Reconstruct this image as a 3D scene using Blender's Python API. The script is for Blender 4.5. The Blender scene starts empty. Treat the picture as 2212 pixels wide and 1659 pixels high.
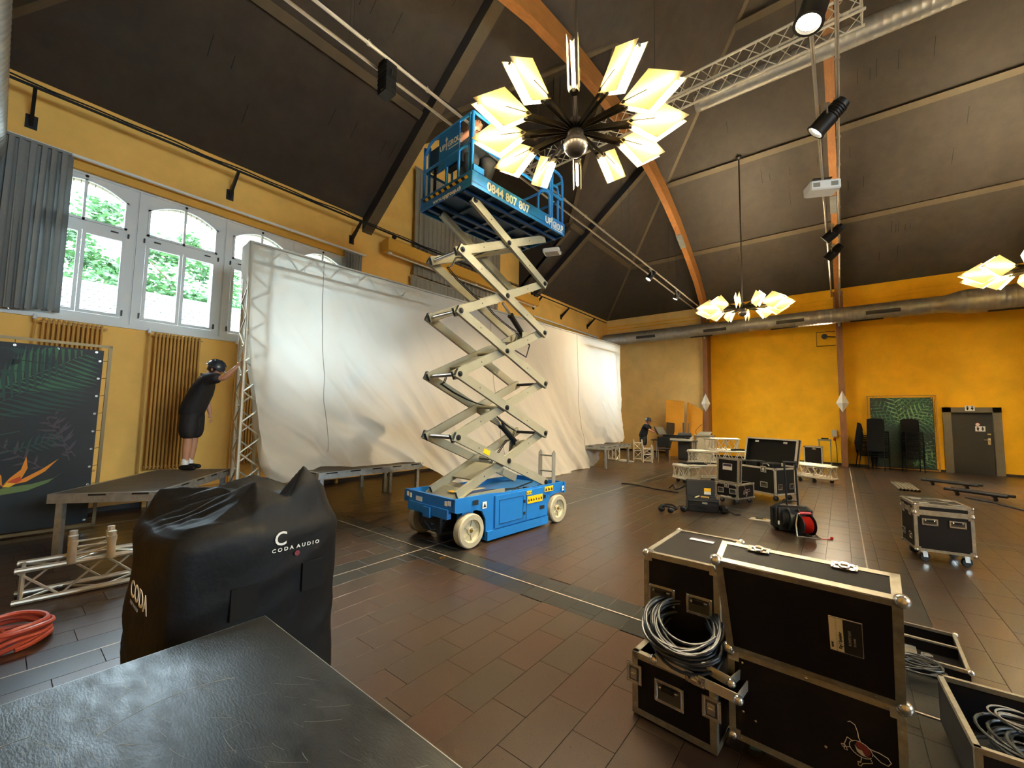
import bpy, bmesh, math, random
from math import pi, sin, cos, radians, sqrt, atan2
from mathutils import Vector as V, Matrix, noise
random.seed(7)
S = bpy.context.scene
COL = S.collection
# ---------------------------------------------------------------- camera
cam_d = bpy.data.cameras.new('camera'); cam = bpy.data.objects.new('camera', cam_d); COL.objects.link(cam)
cam_d.sensor_width = 36.0; cam_d.lens = 36.0*888.985/2212; cam_d.clip_start = .05; cam_d.clip_end = 300
_y, _p, _r = -.673778997, .0747814813, .0159986912
_f = V((sin(_y)*cos(_p), cos(_y)*cos(_p), sin(_p))); _r0 = V((cos(_y), -sin(_y), 0)); _u0 = _r0.cross(_f)
_rt = cos(_r)*_r0+sin(_r)*_u0; _up = -sin(_r)*_r0+cos(_r)*_u0
M = Matrix((( _rt.x, _up.x, -_f.x, 0), (_rt.y, _up.y, -_f.y, 0), (_rt.z, _up.z, -_f.z, 1.6), (0, 0, 0, 1)))
cam.matrix_world = M
S.camera = cam
# ---------------------------------------------------------------- light
W = bpy.data.worlds.new('world'); S.world = W; W.use_nodes = True
wn = W.node_tree.nodes; wl = W.node_tree.links
bg = wn['Background']; bg.inputs['Color'].default_value = (.74, .88, 1.0, 1); bg.inputs['Strength'].default_value = 9.0
S.view_settings.view_transform = 'Standard'; S.view_settings.look = 'None'
S.view_settings.exposure = 2.34; S.view_settings.gamma = 1; S.view_settings.use_curve_mapping = False
LAMP_E = 235.0        # chandelier tubes
def portal(y0, y1):
    d = bpy.data.lights.new('sky_portal', 'AREA'); d.shape = 'RECTANGLE'; d.size = y1-y0; d.size_y = 2.4
    d.cycles.is_portal = True
    o = bpy.data.objects.new('sky_portal', d); COL.objects.link(o)
    o.location = (-9.6, (y0+y1)/2, 4.15); o.rotation_euler = (0, radians(-90), 0); o.rotation_euler = V((1, 0, 0)).to_track_quat('-Z', 'Y').to_euler()
portal(0, 5.1); portal(12.7, 17.8)
for _a, _b in ((0, 5.1),):      # portal for the unseen window group added as daylight fill
    portal(_a, _b); _o = S.objects[-1] if False else [o for o in COL.objects if o.type == 'LIGHT'][-1]; _o.location.x = 9.95; _o.rotation_euler = V((-1, 0, 0)).to_track_quat('-Z', 'Y').to_euler()
# ---------------------------------------------------------------- helpers
def lin(h):
    h = h.lstrip('#'); c = [int(h[i:i+2], 16)/255 for i in (0, 2, 4)]
    return tuple(x/12.92 if x <= .04045 else ((x+.055)/1.055)**2.4 for x in c)
MATS = {}
def mat(name, col, rough=.5, metal=0., var=.0, vscale=4., bump=0., bscale=60., emit=0., trans=0., spec=.5, col2=None, stretch=None, alpha=1., rvar=0.):
    if name in MATS: return MATS[name]
    m = bpy.data.materials.new(name); m.use_nodes = True; nt = m.node_tree; n = nt.nodes; l = nt.links
    b = n['Principled BSDF']; c = lin(col) if isinstance(col, str) else col
    b.inputs['Base Color'].default_value = (*c, 1); b.inputs['Roughness'].default_value = rough; b.inputs['Metallic'].default_value = metal
    b.inputs['Specular IOR Level'].default_value = spec
    if var or bump or col2 or rvar:
        tc = n.new('ShaderNodeTexCoord'); mp = n.new('ShaderNodeMapping'); l.new(tc.outputs['Object'], mp.inputs[0])
        if stretch: mp.inputs['Scale'].default_value = stretch
    if var or col2 or rvar:
        t = n.new('ShaderNodeTexNoise'); t.inputs['Scale'].default_value = vscale; t.inputs['Detail'].default_value = 6; t.inputs['Roughness'].default_value = .62
        l.new(mp.outputs[0], t.inputs[0])
        r = n.new('ShaderNodeValToRGB'); r.color_ramp.elements[0].position = .32; r.color_ramp.elements[1].position = .68
        c2 = lin(col2) if isinstance(col2, str) else (col2 or tuple(x*(1+var) for x in c))
        c1 = c if col2 else tuple(x*(1-var) for x in c)
        r.color_ramp.elements[0].color = (*c1, 1); r.color_ramp.elements[1].color = (*c2, 1)
        l.new(t.outputs[0], r.inputs[0])
        if var or col2: l.new(r.outputs[0], b.inputs['Base Color'])
        if rvar:
            mr = n.new('ShaderNodeMapRange'); mr.inputs[1].default_value = .3; mr.inputs[2].default_value = .7; mr.inputs[3].default_value = rough-rvar; mr.inputs[4].default_value = rough+rvar
            l.new(t.outputs[0], mr.inputs[0]); l.new(mr.outputs[0], b.inputs['Roughness'])
    if bump:
        t2 = n.new('ShaderNodeTexNoise'); t2.inputs['Scale'].default_value = bscale; t2.inputs['Detail'].default_value = 4
        l.new(mp.outputs[0], t2.inputs[0]); bp = n.new('ShaderNodeBump'); bp.inputs['Strength'].default_value = bump; bp.inputs['Distance'].default_value = .01
        l.new(t2.outputs[0], bp.inputs['Height']); l.new(bp.outputs[0], b.inputs['Normal'])
    if emit:
        b.inputs['Emission Color'].default_value = (*c, 1); b.inputs['Emission Strength'].default_value = emit
    if trans:
        o = n['Material Output']; tr = n.new('ShaderNodeBsdfTranslucent'); tr.inputs[0].default_value = (*c, 1); mx = n.new('ShaderNodeMixShader'); mx.inputs[0].default_value = trans
        if bump: l.new(bp.outputs[0], tr.inputs['Normal'])
        l.new(b.outputs[0], mx.inputs[1]); l.new(tr.outputs[0], mx.inputs[2]); l.new(mx.outputs[0], o.inputs[0])
    MATS[name] = m; return m
def glassmat():
    m = bpy.data.materials.new('window_glass'); m.use_nodes = True; nt = m.node_tree; n = nt.nodes; l = nt.links
    n.remove(n['Principled BSDF']); t = n.new('ShaderNodeBsdfTransparent'); t.inputs[0].default_value = (.93, .97, .98, 1); g = n.new('ShaderNodeBsdfGlossy'); g.inputs['Roughness'].default_value = .02
    f = n.new('ShaderNodeFresnel'); f.inputs[0].default_value = 1.45; mx = n.new('ShaderNodeMixShader')
    l.new(f.outputs[0], mx.inputs[0]); l.new(t.outputs[0], mx.inputs[1]); l.new(g.outputs[0], mx.inputs[2]); l.new(mx.outputs[0], n['Material Output'].inputs[0])
    return m
def frame_of(n, up=V((0, 0, 1))):
    n = V(n).normalized(); up = V(up)
    if abs(n.dot(up)) > .95: up = V((0, 1, 0)) if abs(n.y) < .9 else V((1, 0, 0))
    u = up.cross(n).normalized(); v = n.cross(u); return u, v, n
class MB:
    def __init__(s): s.v = []; s.f = []; s.m = []
    def add(s, vs, fs, mi=0):
        k = len(s.v); s.v += [tuple(v) for v in vs]; s.f += [tuple(i+k for i in f) for f in fs]; s.m += [mi]*len(fs); return s
    BF = [(0, 3, 2, 1), (4, 5, 6, 7), (0, 1, 5, 4), (1, 2, 6, 5), (2, 3, 7, 6), (3, 0, 4, 7)]
    def mm(s, a, b, mi=0):
        a, b = [min(p, q) for p, q in zip(a, b)], [max(p, q) for p, q in zip(a, b)]
        return s.add([(a[0], a[1], a[2]), (b[0], a[1], a[2]), (b[0], b[1], a[2]), (a[0], b[1], a[2]), (a[0], a[1], b[2]), (b[0], a[1], b[2]), (b[0], b[1], b[2]), (a[0], b[1], b[2])], MB.BF, mi)
    def bb(s, a, b, bv=.01, mi=0):      # box with chamfered vertical and top edges
        x0, y0, z0 = a; x1, y1, z1 = b; q = bv
        ring = lambda x0, y0, x1, y1, z, q: [(x0+q, y0, z), (x1-q, y0, z), (x1, y0+q, z), (x1, y1-q, z), (x1-q, y1, z), (x0+q, y1, z), (x0, y1-q, z), (x0, y0+q, z)]
        vs = ring(x0+q, y0+q, x1-q, y1-q, z0, q)+ring(x0, y0, x1, y1, z0+q, q)+ring(x0, y0, x1, y1, z1-q, q)+ring(x0+q, y0+q, x1-q, y1-q, z1, q)
        fs = [tuple(range(7, -1, -1)), tuple(range(24, 32))]
        for r in range(3): fs += [(r*8+i, r*8+(i+1) % 8, r*8+8+(i+1) % 8, r*8+8+i) for i in range(8)]
        return s.add(vs, fs, mi)
    def beam(s, p, q, w, h, up=(0, 0, 1), mi=0):
        p = V(p); q = V(q); u, v, n = frame_of(q-p, up); u = u*w/2; v = v*h/2
        return s.add([p-u-v, p+u-v, p+u+v, p-u+v, q-u-v, q+u-v, q+u+v, q-u+v], MB.BF, mi)
    def tube(s, p, q, r, n=8, r2=None, mi=0, cap=True):
        p = V(p); q = V(q); r2 = r if r2 is None else r2; u, v, w = frame_of(q-p)
        vs = [p+(u*cos(2*pi*i/n)+v*sin(2*pi*i/n))*r for i in range(n)]+[q+(u*cos(2*pi*i/n)+v*sin(2*pi*i/n))*r2 for i in range(n)]
        fs = [(i, (i+1) % n, n+(i+1) % n, n+i) for i in range(n)]
        if cap: fs += [tuple(range(n-1, -1, -1)), tuple(range(n, 2*n))]
        return s.add(vs, fs, mi)
    def path(s, pts, r, n=6, closed=False, mi=0):
        pts = [V(p) for p in pts]; N = len(pts); vs = []; u = None
        for i, p in enumerate(pts):
            a = pts[(i-1) % N] if (closed or i > 0) else p; b = pts[(i+1) % N] if (closed or i < N-1) else p
            t = (b-a).normalized()
            if u is None: u, v, _ = frame_of(t)
            else:
                u = (u-t*u.dot(t)); u = u.normalized() if u.length > 1e-6 else frame_of(t)[0]; v = t.cross(u)
            rr = r[i] if isinstance(r, (list, tuple)) else r
            vs += [p+(u*cos(2*pi*k/n)+v*sin(2*pi*k/n))*rr for k in range(n)]
        fs = []
        for i in range(N if closed else N-1):
            j = (i+1) % N; fs += [(i*n+k, i*n+(k+1) % n, j*n+(k+1) % n, j*n+k) for k in range(n)]
        if not closed: fs += [tuple(range(n-1, -1, -1)), tuple((N-1)*n+k for k in range(n))]
        return s.add(vs, fs, mi)
    def lathe(s, prof, o=(0, 0, 0), ax=(0, 0, 1), n=16, mi=0):
        u, v, w = frame_of(ax); o = V(o); vs = []; k = len(prof)
        for r, z in prof: vs += [o+w*z+(u*cos(2*pi*i/n)+v*sin(2*pi*i/n))*r for i in range(n)]
        fs = [(j*n+i, j*n+(i+1) % n, (j+1)*n+(i+1) % n, (j+1)*n+i) for j in range(k-1) for i in range(n)]
        ring = prof[0] == prof[-1]
        if prof[0][0] > 1e-4 and not ring: fs.append(tuple(range(n-1, -1, -1)))
        if prof[-1][0] > 1e-4 and not ring: fs.append(tuple((k-1)*n+i for i in range(n)))
        return s.add(vs, fs, mi)
    def sph(s, c, r, n=12, m=8, sc=(1, 1, 1), mi=0):
        vs = []; c = V(c)
        for j in range(m+1):
            t = pi*j/m
            vs += [c+V((r*sc[0]*sin(t)*cos(2*pi*i/n), r*sc[1]*sin(t)*sin(2*pi*i/n), r*sc[2]*cos(t))) for i in range(n)]
        return s.add(vs, [(j*n+i, (j+1)*n+i, (j+1)*n+(i+1) % n, j*n+(i+1) % n) for j in range(m) for i in range(n)], mi)
    def prism(s, poly, o, ux, uy, d, mi=0):
        o = V(o); ux = V(ux); uy = V(uy); d = V(d); n = len(poly)
        a = [o+ux*x+uy*y for x, y in poly]; b = [p+d for p in a]
        return s.add(a+b, [tuple(range(n-1, -1, -1)), tuple(range(n, 2*n))]+[(i, (i+1) % n, n+(i+1) % n, n+i) for i in range(n)], mi)
    def build(s, name, mats, parent=None, smooth=True, ang=35, loc=None):
        me = bpy.data.meshes.new(name); me.from_pydata(s.v, [], s.f)
        if not isinstance(mats, (list, tuple)): mats = [mats]
        for m in mats: me.materials.append(m)
        me.polygons.foreach_set('material_index', s.m)
        bm = bmesh.new(); bm.from_mesh(me)
        bmesh.ops.remove_doubles(bm, verts=bm.verts, dist=1e-5)
        bmesh.ops.recalc_face_normals(bm, faces=bm.faces); bm.to_mesh(me); bm.free()
        if smooth:
            me.shade_smooth(); me.set_sharp_from_angle(angle=radians(ang))
        me.update()
        o = bpy.data.objects.new(name, me); COL.objects.link(o)
        if parent: o.parent = parent
        if loc: o.location = loc
        return o
def tag(o, label=None, cat=None, group=None, kind=None):
    for k, x in (('label', label), ('category', cat), ('group', group), ('kind', kind)):
        if x: o[k] = x
    return o
def thing(name, label, cat, loc=(0, 0, 0), rz=0, group=None):
    o = bpy.data.objects.new(name, None); COL.objects.link(o); o.empty_display_size = .1
    o.location = loc; o.rotation_euler = (0, 0, rz); return tag(o, label, cat, group)
def copy_tree(o, parent=None, label=None, group=None):
    c = o.copy(); COL.objects.link(c); c.parent = parent
    if label: c['label'] = label
    if group: c['group'] = group
    for ch in [x for x in o.children]: copy_tree(ch, c)
    return c
def struct(mb, name, m, parent=None, **k):
    o = mb.build(name, m, parent, **k); o['kind'] = 'structure'; return o
def text_mesh(name, body, size, mt, parent, o, ux, uy, align='LEFT', ext=.0008, bold=0., sx=1.):
    cu = bpy.data.curves.new(name, 'FONT'); cu.body = body; cu.size = size; cu.extrude = ext; cu.align_x = align; cu.offset = bold; cu.resolution_u = 3
    tmp = bpy.data.objects.new(name, cu); COL.objects.link(tmp)
    bpy.context.view_layer.update()
    me = bpy.data.meshes.new_from_object(tmp.evaluated_get(bpy.context.evaluated_depsgraph_get()))
    bpy.data.objects.remove(tmp); ux = V(ux).normalized(); uy = V(uy).normalized(); w = ux.cross(uy)
    T = Matrix(((ux.x*sx, uy.x, w.x, o[0]), (ux.y*sx, uy.y, w.y, o[1]), (ux.z*sx, uy.z, w.z, o[2]), (0, 0, 0, 1)))
    me.transform(T); me.materials.clear(); me.materials.append(mt)
    ob = bpy.data.objects.new(name, me); COL.objects.link(ob); ob.parent = parent; return ob
# ---------------------------------------------------------------- materials
alu = mat('aluminium', '#b9b5ad', .38, .85, var=.12, vscale=9, bump=.15, bscale=140)
alu_b = mat('bright_aluminium', '#d8d4c8', .32, .7, var=.08, vscale=12)
truss_w = mat('truss_aluminium', '#cfc8b4', .42, .45, var=.08, vscale=15)
galv = mat('galvanised_steel', '#a3a7a6', .45, .75, var=.18, vscale=14)
edge_m = mat('case_edge_aluminium', '#a29c8c', .4, .8, var=.2, vscale=20, bump=.1, bscale=200)
chrome = mat('zinc_fitting', '#c9c6bd', .25, .9, var=.1, vscale=30)
blk = mat('black_plastic', '#0d0d0d', .5, spec=.35)
blk_m = mat('black_metal', '#1a1a1a', .5, .3)
rub = mat('black_rubber', '#121212', .7)
lam = mat('case_laminate_brown_black', '#0a0504', .55, var=.2, vscale=70, bump=.12, bscale=260, spec=.25)
lam_g = mat('case_laminate_charcoal', '#1c1c19', .6, var=.15, vscale=80, bump=.12, bscale=260, spec=.25)
white = mat('white_paint', '#e6e6e2', .5)
paper = mat('paper_label', '#d9d3c4', .7)
yel = mat('yellow_sticker', '#f2b90f', .5)
red_m = mat('red_plastic', '#b01d14', .4)
blue = mat('lift_blue_paint', '#146cb4', .5, var=.07, vscale=6, spec=.5)
khaki = mat('scissor_arm_paint', '#8d8a77', .45, var=.07, vscale=5)
wall_y = mat('orange_yellow_plaster', '#f8ba0c', .75, var=.10, vscale=1.6, bump=.25, bscale=45)
wall_p = mat('pale_ochre_plaster', '#f6c263', .75, var=.08, vscale=1.4, bump=.25, bscale=45)
ceil_m = mat('dark_acoustic_board', '#382f25', .85, var=.16, vscale=3.5, bump=.5, bscale=90)
ceil_s = mat('board_cover_strip', '#524632', .8, var=.08, vscale=5)
dark_b = mat('dark_stained_rafter', '#29272a', .7, var=.15, vscale=6)
timber = mat('glued_timber', '#94602c', .5, var=.18, vscale=3, stretch=(6, 1, 6), bump=.1, bscale=30)
post_m = mat('timber_post', '#7d5230', .55, var=.18, vscale=3, stretch=(8, 8, 1))
wpaint = mat('white_window_paint', '#d9dbd8', .45)
beam_y = mat('yellow_box_paint', '#d8a13a', .6, var=.05)
glass = glassmat()
# ---------------------------------------------------------------- room
XL, YB, YN, XR, EZ, PT = -9.08, 18.98, -.8, 9.4, 6.4, .8
YR = (YB+YN)/2; RZ = EZ+PT*(YB-YR); XA = XL+(YB-YR)     # ridge line and hip apex
GY0, GY1, GZ = 5.6, 11.8, 8.05; GXV = XL+(GZ-EZ)/PT; GR = (GY0+GY1)/2; GRZ = GZ+PT*(GR-GY0); GXR = XL+(GRZ-EZ)/PT
b = MB(); b.mm((XL-.4, YN-.3, -.3), (XR+.3, YB+.3, -.008)); floor = struct(b, 'floor', mat('floor_joint_grout', '#3a2e24', .8))
# tiles: courses along y, .23 x .47, half bond, dark bands on the 4.1 m grid
def tmat(name, c1, c2):
    m = mat(name, c1, .29, var=0, col2=c2, vscale=150, rvar=.02)
    for nd in m.node_tree.nodes:
        if nd.type == 'VALTORGB': nd.color_ramp.elements[0].position = .25; nd.color_ramp.elements[1].position = .78
    return m
tms = [tmat('floor_tile_brown', '#291e16', '#463425'), tmat('floor_tile_red_brown', '#2b1e16', '#483324'), tmat('floor_tile_umber', '#271e16', '#433527'), tmat('floor_tile_grey', '#191815', '#302d26'), tmat('floor_tile_dark_grey', '#171613', '#2b2822')]
TW, TL = .2335, .467; GX = (-8.03, -3.93, .17, 4.27, 8.37); GYL = (-.81, 3.29, 8.3, 12.4, 16.5)
tiles = []; nx = int((XR-XL)/TW)+1; rnd = random.Random(3)
for i in range(nx):
    x0 = -3.93+TW*(i-22); x1 = x0+TW
    if x1 < XL or x0 > XR: continue
    x0 = max(x0, XL); x1 = min(x1, XR)
    ph = (0, .5, .18, .68)[i % 4]*TL
    j0 = int((YN-ph)/TL)-1
    for j in range(j0, int((YB-ph)/TL)+1):
        y0 = max(ph+j*TL, YN); y1 = min(ph+(j+1)*TL, YB)
        if y1-y0 < .05: continue
        xc, yc = (x0+x1)/2, (y0+y1)/2
        band = any(abs(xc-g) < .24 for g in GX)
        cuts = [(y0, y1)]
        for g in GYL:                                    # the cross bands cut the courses
            nc = []
            for a, c in cuts:
                for lo, hi in ((a, min(c, g-.24)), (max(a, g-.24), min(c, g)), (max(a, g), min(c, g+.24)), (max(a, g+.24), c)):
                    if hi-lo > .03: nc.append((lo, hi))
            cuts = nc
        for a, c in cuts:
            bd = band or any(abs((a+c)/2-g) < .24 for g in GYL)
            tiles.append((x0, x1, a, c, rnd.choice((3, 3, 4)) if bd else rnd.choice((0, 0, 1, 2))))
fwd = V((_f.x, _f.y))
def vis(t):
    d = V(((t[0]+t[1])/2, (t[2]+t[3])/2)); dd = d.length; a = d.angle(fwd)
    if a > radians(55) or dd < 1.4 or (t[0] > -1.9 and t[3] < .8): return 99+dd
    if -3.2 < d.x < -1.9 and .3 < d.y < 1.5: return 99
    return dd
tiles.sort(key=vis)
def tile_mb(b, t, ox=0, oy=0, mi=0):
    g = .0013; h = .004; x0, x1, y0, y1 = t[0]+g-ox, t[1]-g-ox, t[2]+g-oy, t[3]-g-oy; e = .0012
    b.add([(x0, y0, -.008), (x1, y0, -.008), (x1, y1, -.008), (x0, y1, -.008), (x0, y0, -e), (x1, y0, -e), (x1, y1, -e), (x0, y1, -e), (x0+e, y0+e, 0), (x1-e, y0+e, 0), (x1-e, y1-e, 0), (x0+e, y1-e, 0)],
          [(0, 1, 5, 4), (1, 2, 6, 5), (2, 3, 7, 6), (3, 0, 4, 7), (4, 5, 9, 8), (5, 6, 10, 9), (6, 7, 11, 10), (7, 4, 8, 11), (8, 9, 10, 11)], mi)
cache = {}
for t in tiles[:290]:
    k = (round(t[1]-t[0], 4), round(t[3]-t[2], 4), t[4])
    if k not in cache:
        b = MB(); tile_mb(b, (0, t[1]-t[0], 0, t[3]-t[2])); o = b.build('tile', tms[t[4]], floor, smooth=False); cache[k] = o.data
    else:
        o = bpy.data.objects.new('tile', cache[k]); COL.objects.link(o); o.parent = floor
    o.location = (t[0], t[2], 0)
b = MB()
for t in tiles[290:]: tile_mb(b, t, mi=t[4])
o = b.build('tile_field', tms, floor, smooth=False); o['kind'] = 'stuff'
b = MB()                                                 # light metal joint strips
for g in GX: b.mm((g-.006, YN, -.004), (g+.006, YB, .0008))
for g in GYL[1:]: b.mm((XL, g-.006, -.004), (XR, g+.006, .0006))
b.build('joint_strip', mat('joint_strip', '#a89a88', .45, .2), floor)
b = MB(); b.lathe([(.032, 0), (.034, .002), (.026, .002), (.025, 0)], (-3.52, 3.22, 0), n=18); b.build('floor_socket', mat('brass', '#a8842f', .35, .8), floor)
# walls
WZ0, WZ1, WG = 2.98, 5.30, [(.02, 5.06), (12.7, 17.74)]
b = MB(); T = .45
b.mm((XL-T, YN-.3, -.3), (XL, YB+.3, WZ0-.03)); b.mm((XL-T, YN-.3, WZ1+.03), (XL, YB+.3, EZ+.0))
for a, c in ((YN-.3, WG[0][0]), (WG[0][1], WG[1][0]), (WG[1][1], YB+.3)): b.mm((XL-T, a, WZ0-.03), (XL, c, WZ1+.03))
b.prism([(GY0-.1, EZ), (GY1, EZ), (GY1, GZ), (GR, GRZ), (GY0-.1, GZ)], (XL-T, 0, 0), (0, 1, 0), (0, 0, 1), (T, 0, 0))
struct(b, 'wall_left', wall_p)
b = MB(); b.mm((XL-.3, YB, -.3), (-4.33, YB+.3, EZ)); b.mm((-4.33, YB, -.3), (2.72, YB+.3, EZ), 1); b.mm((2.72, YB, 1.92), (3.64, YB+.3, EZ), 1); b.mm((3.64, YB, -.3), (XR+.3, YB+.3, EZ), 1)
for z in (5.87, 6.02): b.mm((XL, YB-.02, z), (XR, YB, z+.035), 1)
b.mm((XL+.62, YB-.015, 0), (XL+.60, YB, EZ-.6)); struct(b, 'wall_back', [mat('pale_yellow_plaster', '#f4d184', .75, var=.08, vscale=1.4, bump=.25, bscale=45), wall_y])
b = MB(); b.mm((XL-.3, YN-.3, -.3), (XR+.3, YN, EZ)); struct(b, 'wall_near', wall_p)
b = MB(); b.mm((XR, YN-.3, -.3), (XR+.3, YB+.3, WZ0)); b.mm((XR, YN-.3, WZ1), (XR+.3, YB+.3, EZ))
for a, c in ((YN-.3, 0), (5.1, YB+.3)): b.mm((XR, a, WZ0), (XR+.3, c, WZ1))
b.prism([(YN, EZ), (YB, EZ), (YR, RZ)], (XR, 0, 0), (0, 1, 0), (0, 0, 1), (.3, 0, 0)); struct(b, 'wall_right', wall_y)
# base boards
bb_m = mat('dark_skirting', '#2a211b', .5)
b = MB(); b.mm((XL, YB-.015, 0), (2.55, YB, .07)); b.mm((3.8, YB-.015, 0), (XR, YB, .07)); struct(b, 'baseboard_back', bb_m)
b = MB(); b.mm((XL, YN, 0), (XL+.015, YB, .07)); struct(b, 'baseboard_left', bb_m)
# ceiling planes
b = MB()
def hl(x, y): return (x, y, EZ+PT*(x-XL))
def hb(x, y): return (x, y, EZ+PT*(YB-y))
def hn(x, y): return (x, y, EZ+PT*(y-YN))
def pl(pts, th=.08):
    pts = [V(p) for p in pts]; n = (pts[1]-pts[0]).cross(pts[2]-pts[0]).normalized()
    if n.z < 0: n = -n
    if abs(n.z) < .05: n = V((0, 1 if pts[0].y > GR else -1, 0))
    k = len(pts); b.add(pts+[p+n*th for p in pts], [tuple(range(k)), tuple(range(2*k-1, k-1, -1))]+[(i, (i+1) % k, k+(i+1) % k, k+i) for i in range(k)])
pl([hl(XL, YN), hl(XL, GY0), hl(GXV, GY0), hl(GXR, GR), hl(XA, YR)])
pl([hl(XL, YB), hl(XL, GY1), hl(GXV, GY1), hl(GXR, GR), hl(XA, YR)])
pl([(XL, GY0, GZ), hl(GXV, GY0), hl(GXR, GR), (XL, GR, GRZ)]); pl([(XL, GY1, GZ), hl(GXV, GY1), hl(GXR, GR), (XL, GR, GRZ)])
pl([hl(XL, GY0), (XL, GY0, GZ), hl(GXV, GY0)]); pl([hl(XL, GY1), (XL, GY1, GZ), hl(GXV, GY1)])
pl([hb(XL, YB), hb(XR, YB), hb(XR, YR), hb(XA, YR)]); pl([hn(XL, YN), hn(XR, YN), hn(XR, YR), hn(XA, YR)])
ceiling = struct(b, 'ceiling', ceil_m, smooth=False)
nb = V((0, -PT, -1)).normalized(); nl = V((PT, 0, -1)).normalized(); nn = V((0, PT, -1)).normalized()
for d in (2.12, 4.42, 7.2):
    z = EZ+PT*d
    for (p, q, up) in (((XL+d, YB-d, z), (XR, YB-d, z), nb), ((XL+d, YN+d, z), (XR, YN+d, z), nn)):
        b = MB(); b.beam(V(p)+up*.03, V(q)+up*.03, .17, .06, up); b.beam(V(p)+V((0, .1 if up is nb else -.1, .10))+up*.01, V(q)+V((0, .1 if up is nb else -.1, .10))+up*.01, .05, .05, up, mi=1)
        b.build('purlin', [ceil_s, dark_b], ceiling)
    for y0, y1 in (((YN+d, GY0+max(0, d-2.06)), (GY1-max(0, d-2.06), YB-d)) if d < 5 else ()):
        b = MB(); b.beam(V((XL+d, y0, z))+nl*.03, V((XL+d, y1, z))+nl*.03, .17, .06, nl); b.build('purlin', ceil_s, ceiling)
for s, yy in ((-1, YN), (1, YB)):
    b = MB(); b.beam((XL, yy, EZ), (XA, YR, RZ), .14, .05); b.build('hip_strip', ceil_s, ceiling)
for yy in (GY0, GY1):
    b = MB(); b.beam((GXV, yy, GZ), (GXR, GR, GRZ), .12, .05); b.build('valley_strip', ceil_s, ceiling)
# dark rafters with a paler soffit
def rafter(y0, w, x1=-4.6, depth=.36):
    b = MB(); a = V(hl(XL, y0)); c = V(hl(x1, y0)); dz = V((0, 0, -depth)); dy = V((0, w, 0))
    b.add([a, c, c+dz, a+dz, a+dy, c+dy, c+dz+dy, a+dz+dy], [(0, 3, 2, 1), (4, 5, 6, 7), (0, 1, 5, 4), (1, 2, 6, 5), (3, 0, 4, 7)])
    b.add([a+dz, c+dz, c+dz+dy, a+dz+dy], [(0, 1, 2, 3)], 1); b.build('rafter', [dark_b, ceil_s], ceiling, smooth=False)
rafter(5.35, .26); rafter(12.6, .22, depth=.3)
b = MB(); b.prism([(XL, EZ-.45), (-7.0, GZ-.1), (-7.0, GZ+.05), (XL, GZ+.2)], (0, GY1-.12, 0), (1, 0, 0), (0, 0, 1), (0, .12, 0)); b.build('gable_cheek', dark_b, ceiling)
b = MB(); b.beam((-7.0, GY1-.1, GZ), (XL, GY1-.1, GZ), .16, .1); b.beam((XL, GY1-.05, EZ-.2), (-7.0, GY1-.05, GZ-.15), .14, .1); b.build('gable_strip', ceil_s, ceiling)
b = MB(); rr = random.Random(5)                           # short open joints between the boards
for k in range(46):
    x = rr.uniform(-3, 8); d = rr.choice((.7, 1.5, 2.9, 3.7, 5.2, 6.2)); L = rr.uniform(.2, .5); o = V(hb(x, YB-d))+nb*.004; u = V((0, -1, PT)).normalized()
    b.add([o-V((.006, 0, 0)), o+V((.006, 0, 0)), o+V((.006, 0, 0))+u*L, o-V((.006, 0, 0))+u*L], [(0, 1, 2, 3)])
for k in range(22):
    y = rr.uniform(0, 5.2); d = rr.choice((.6, 1.2, 2.8, 3.6)); L = rr.uniform(.2, .45); o = V(hl(XL+d, y))+nl*.004; u = V((1, 0, PT)).normalized()
    if y < YN+d: continue
    b.add([o-V((0, .006, 0)), o+V((0, .006, 0)), o+V((0, .006, 0))+u*L, o-V((0, .006, 0))+u*L], [(0, 1, 2, 3)])
o = b.build('board_gap', mat('board_gap_black', '#0c0b0b', .9), ceiling, smooth=False); o['kind'] = 'stuff'
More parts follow.
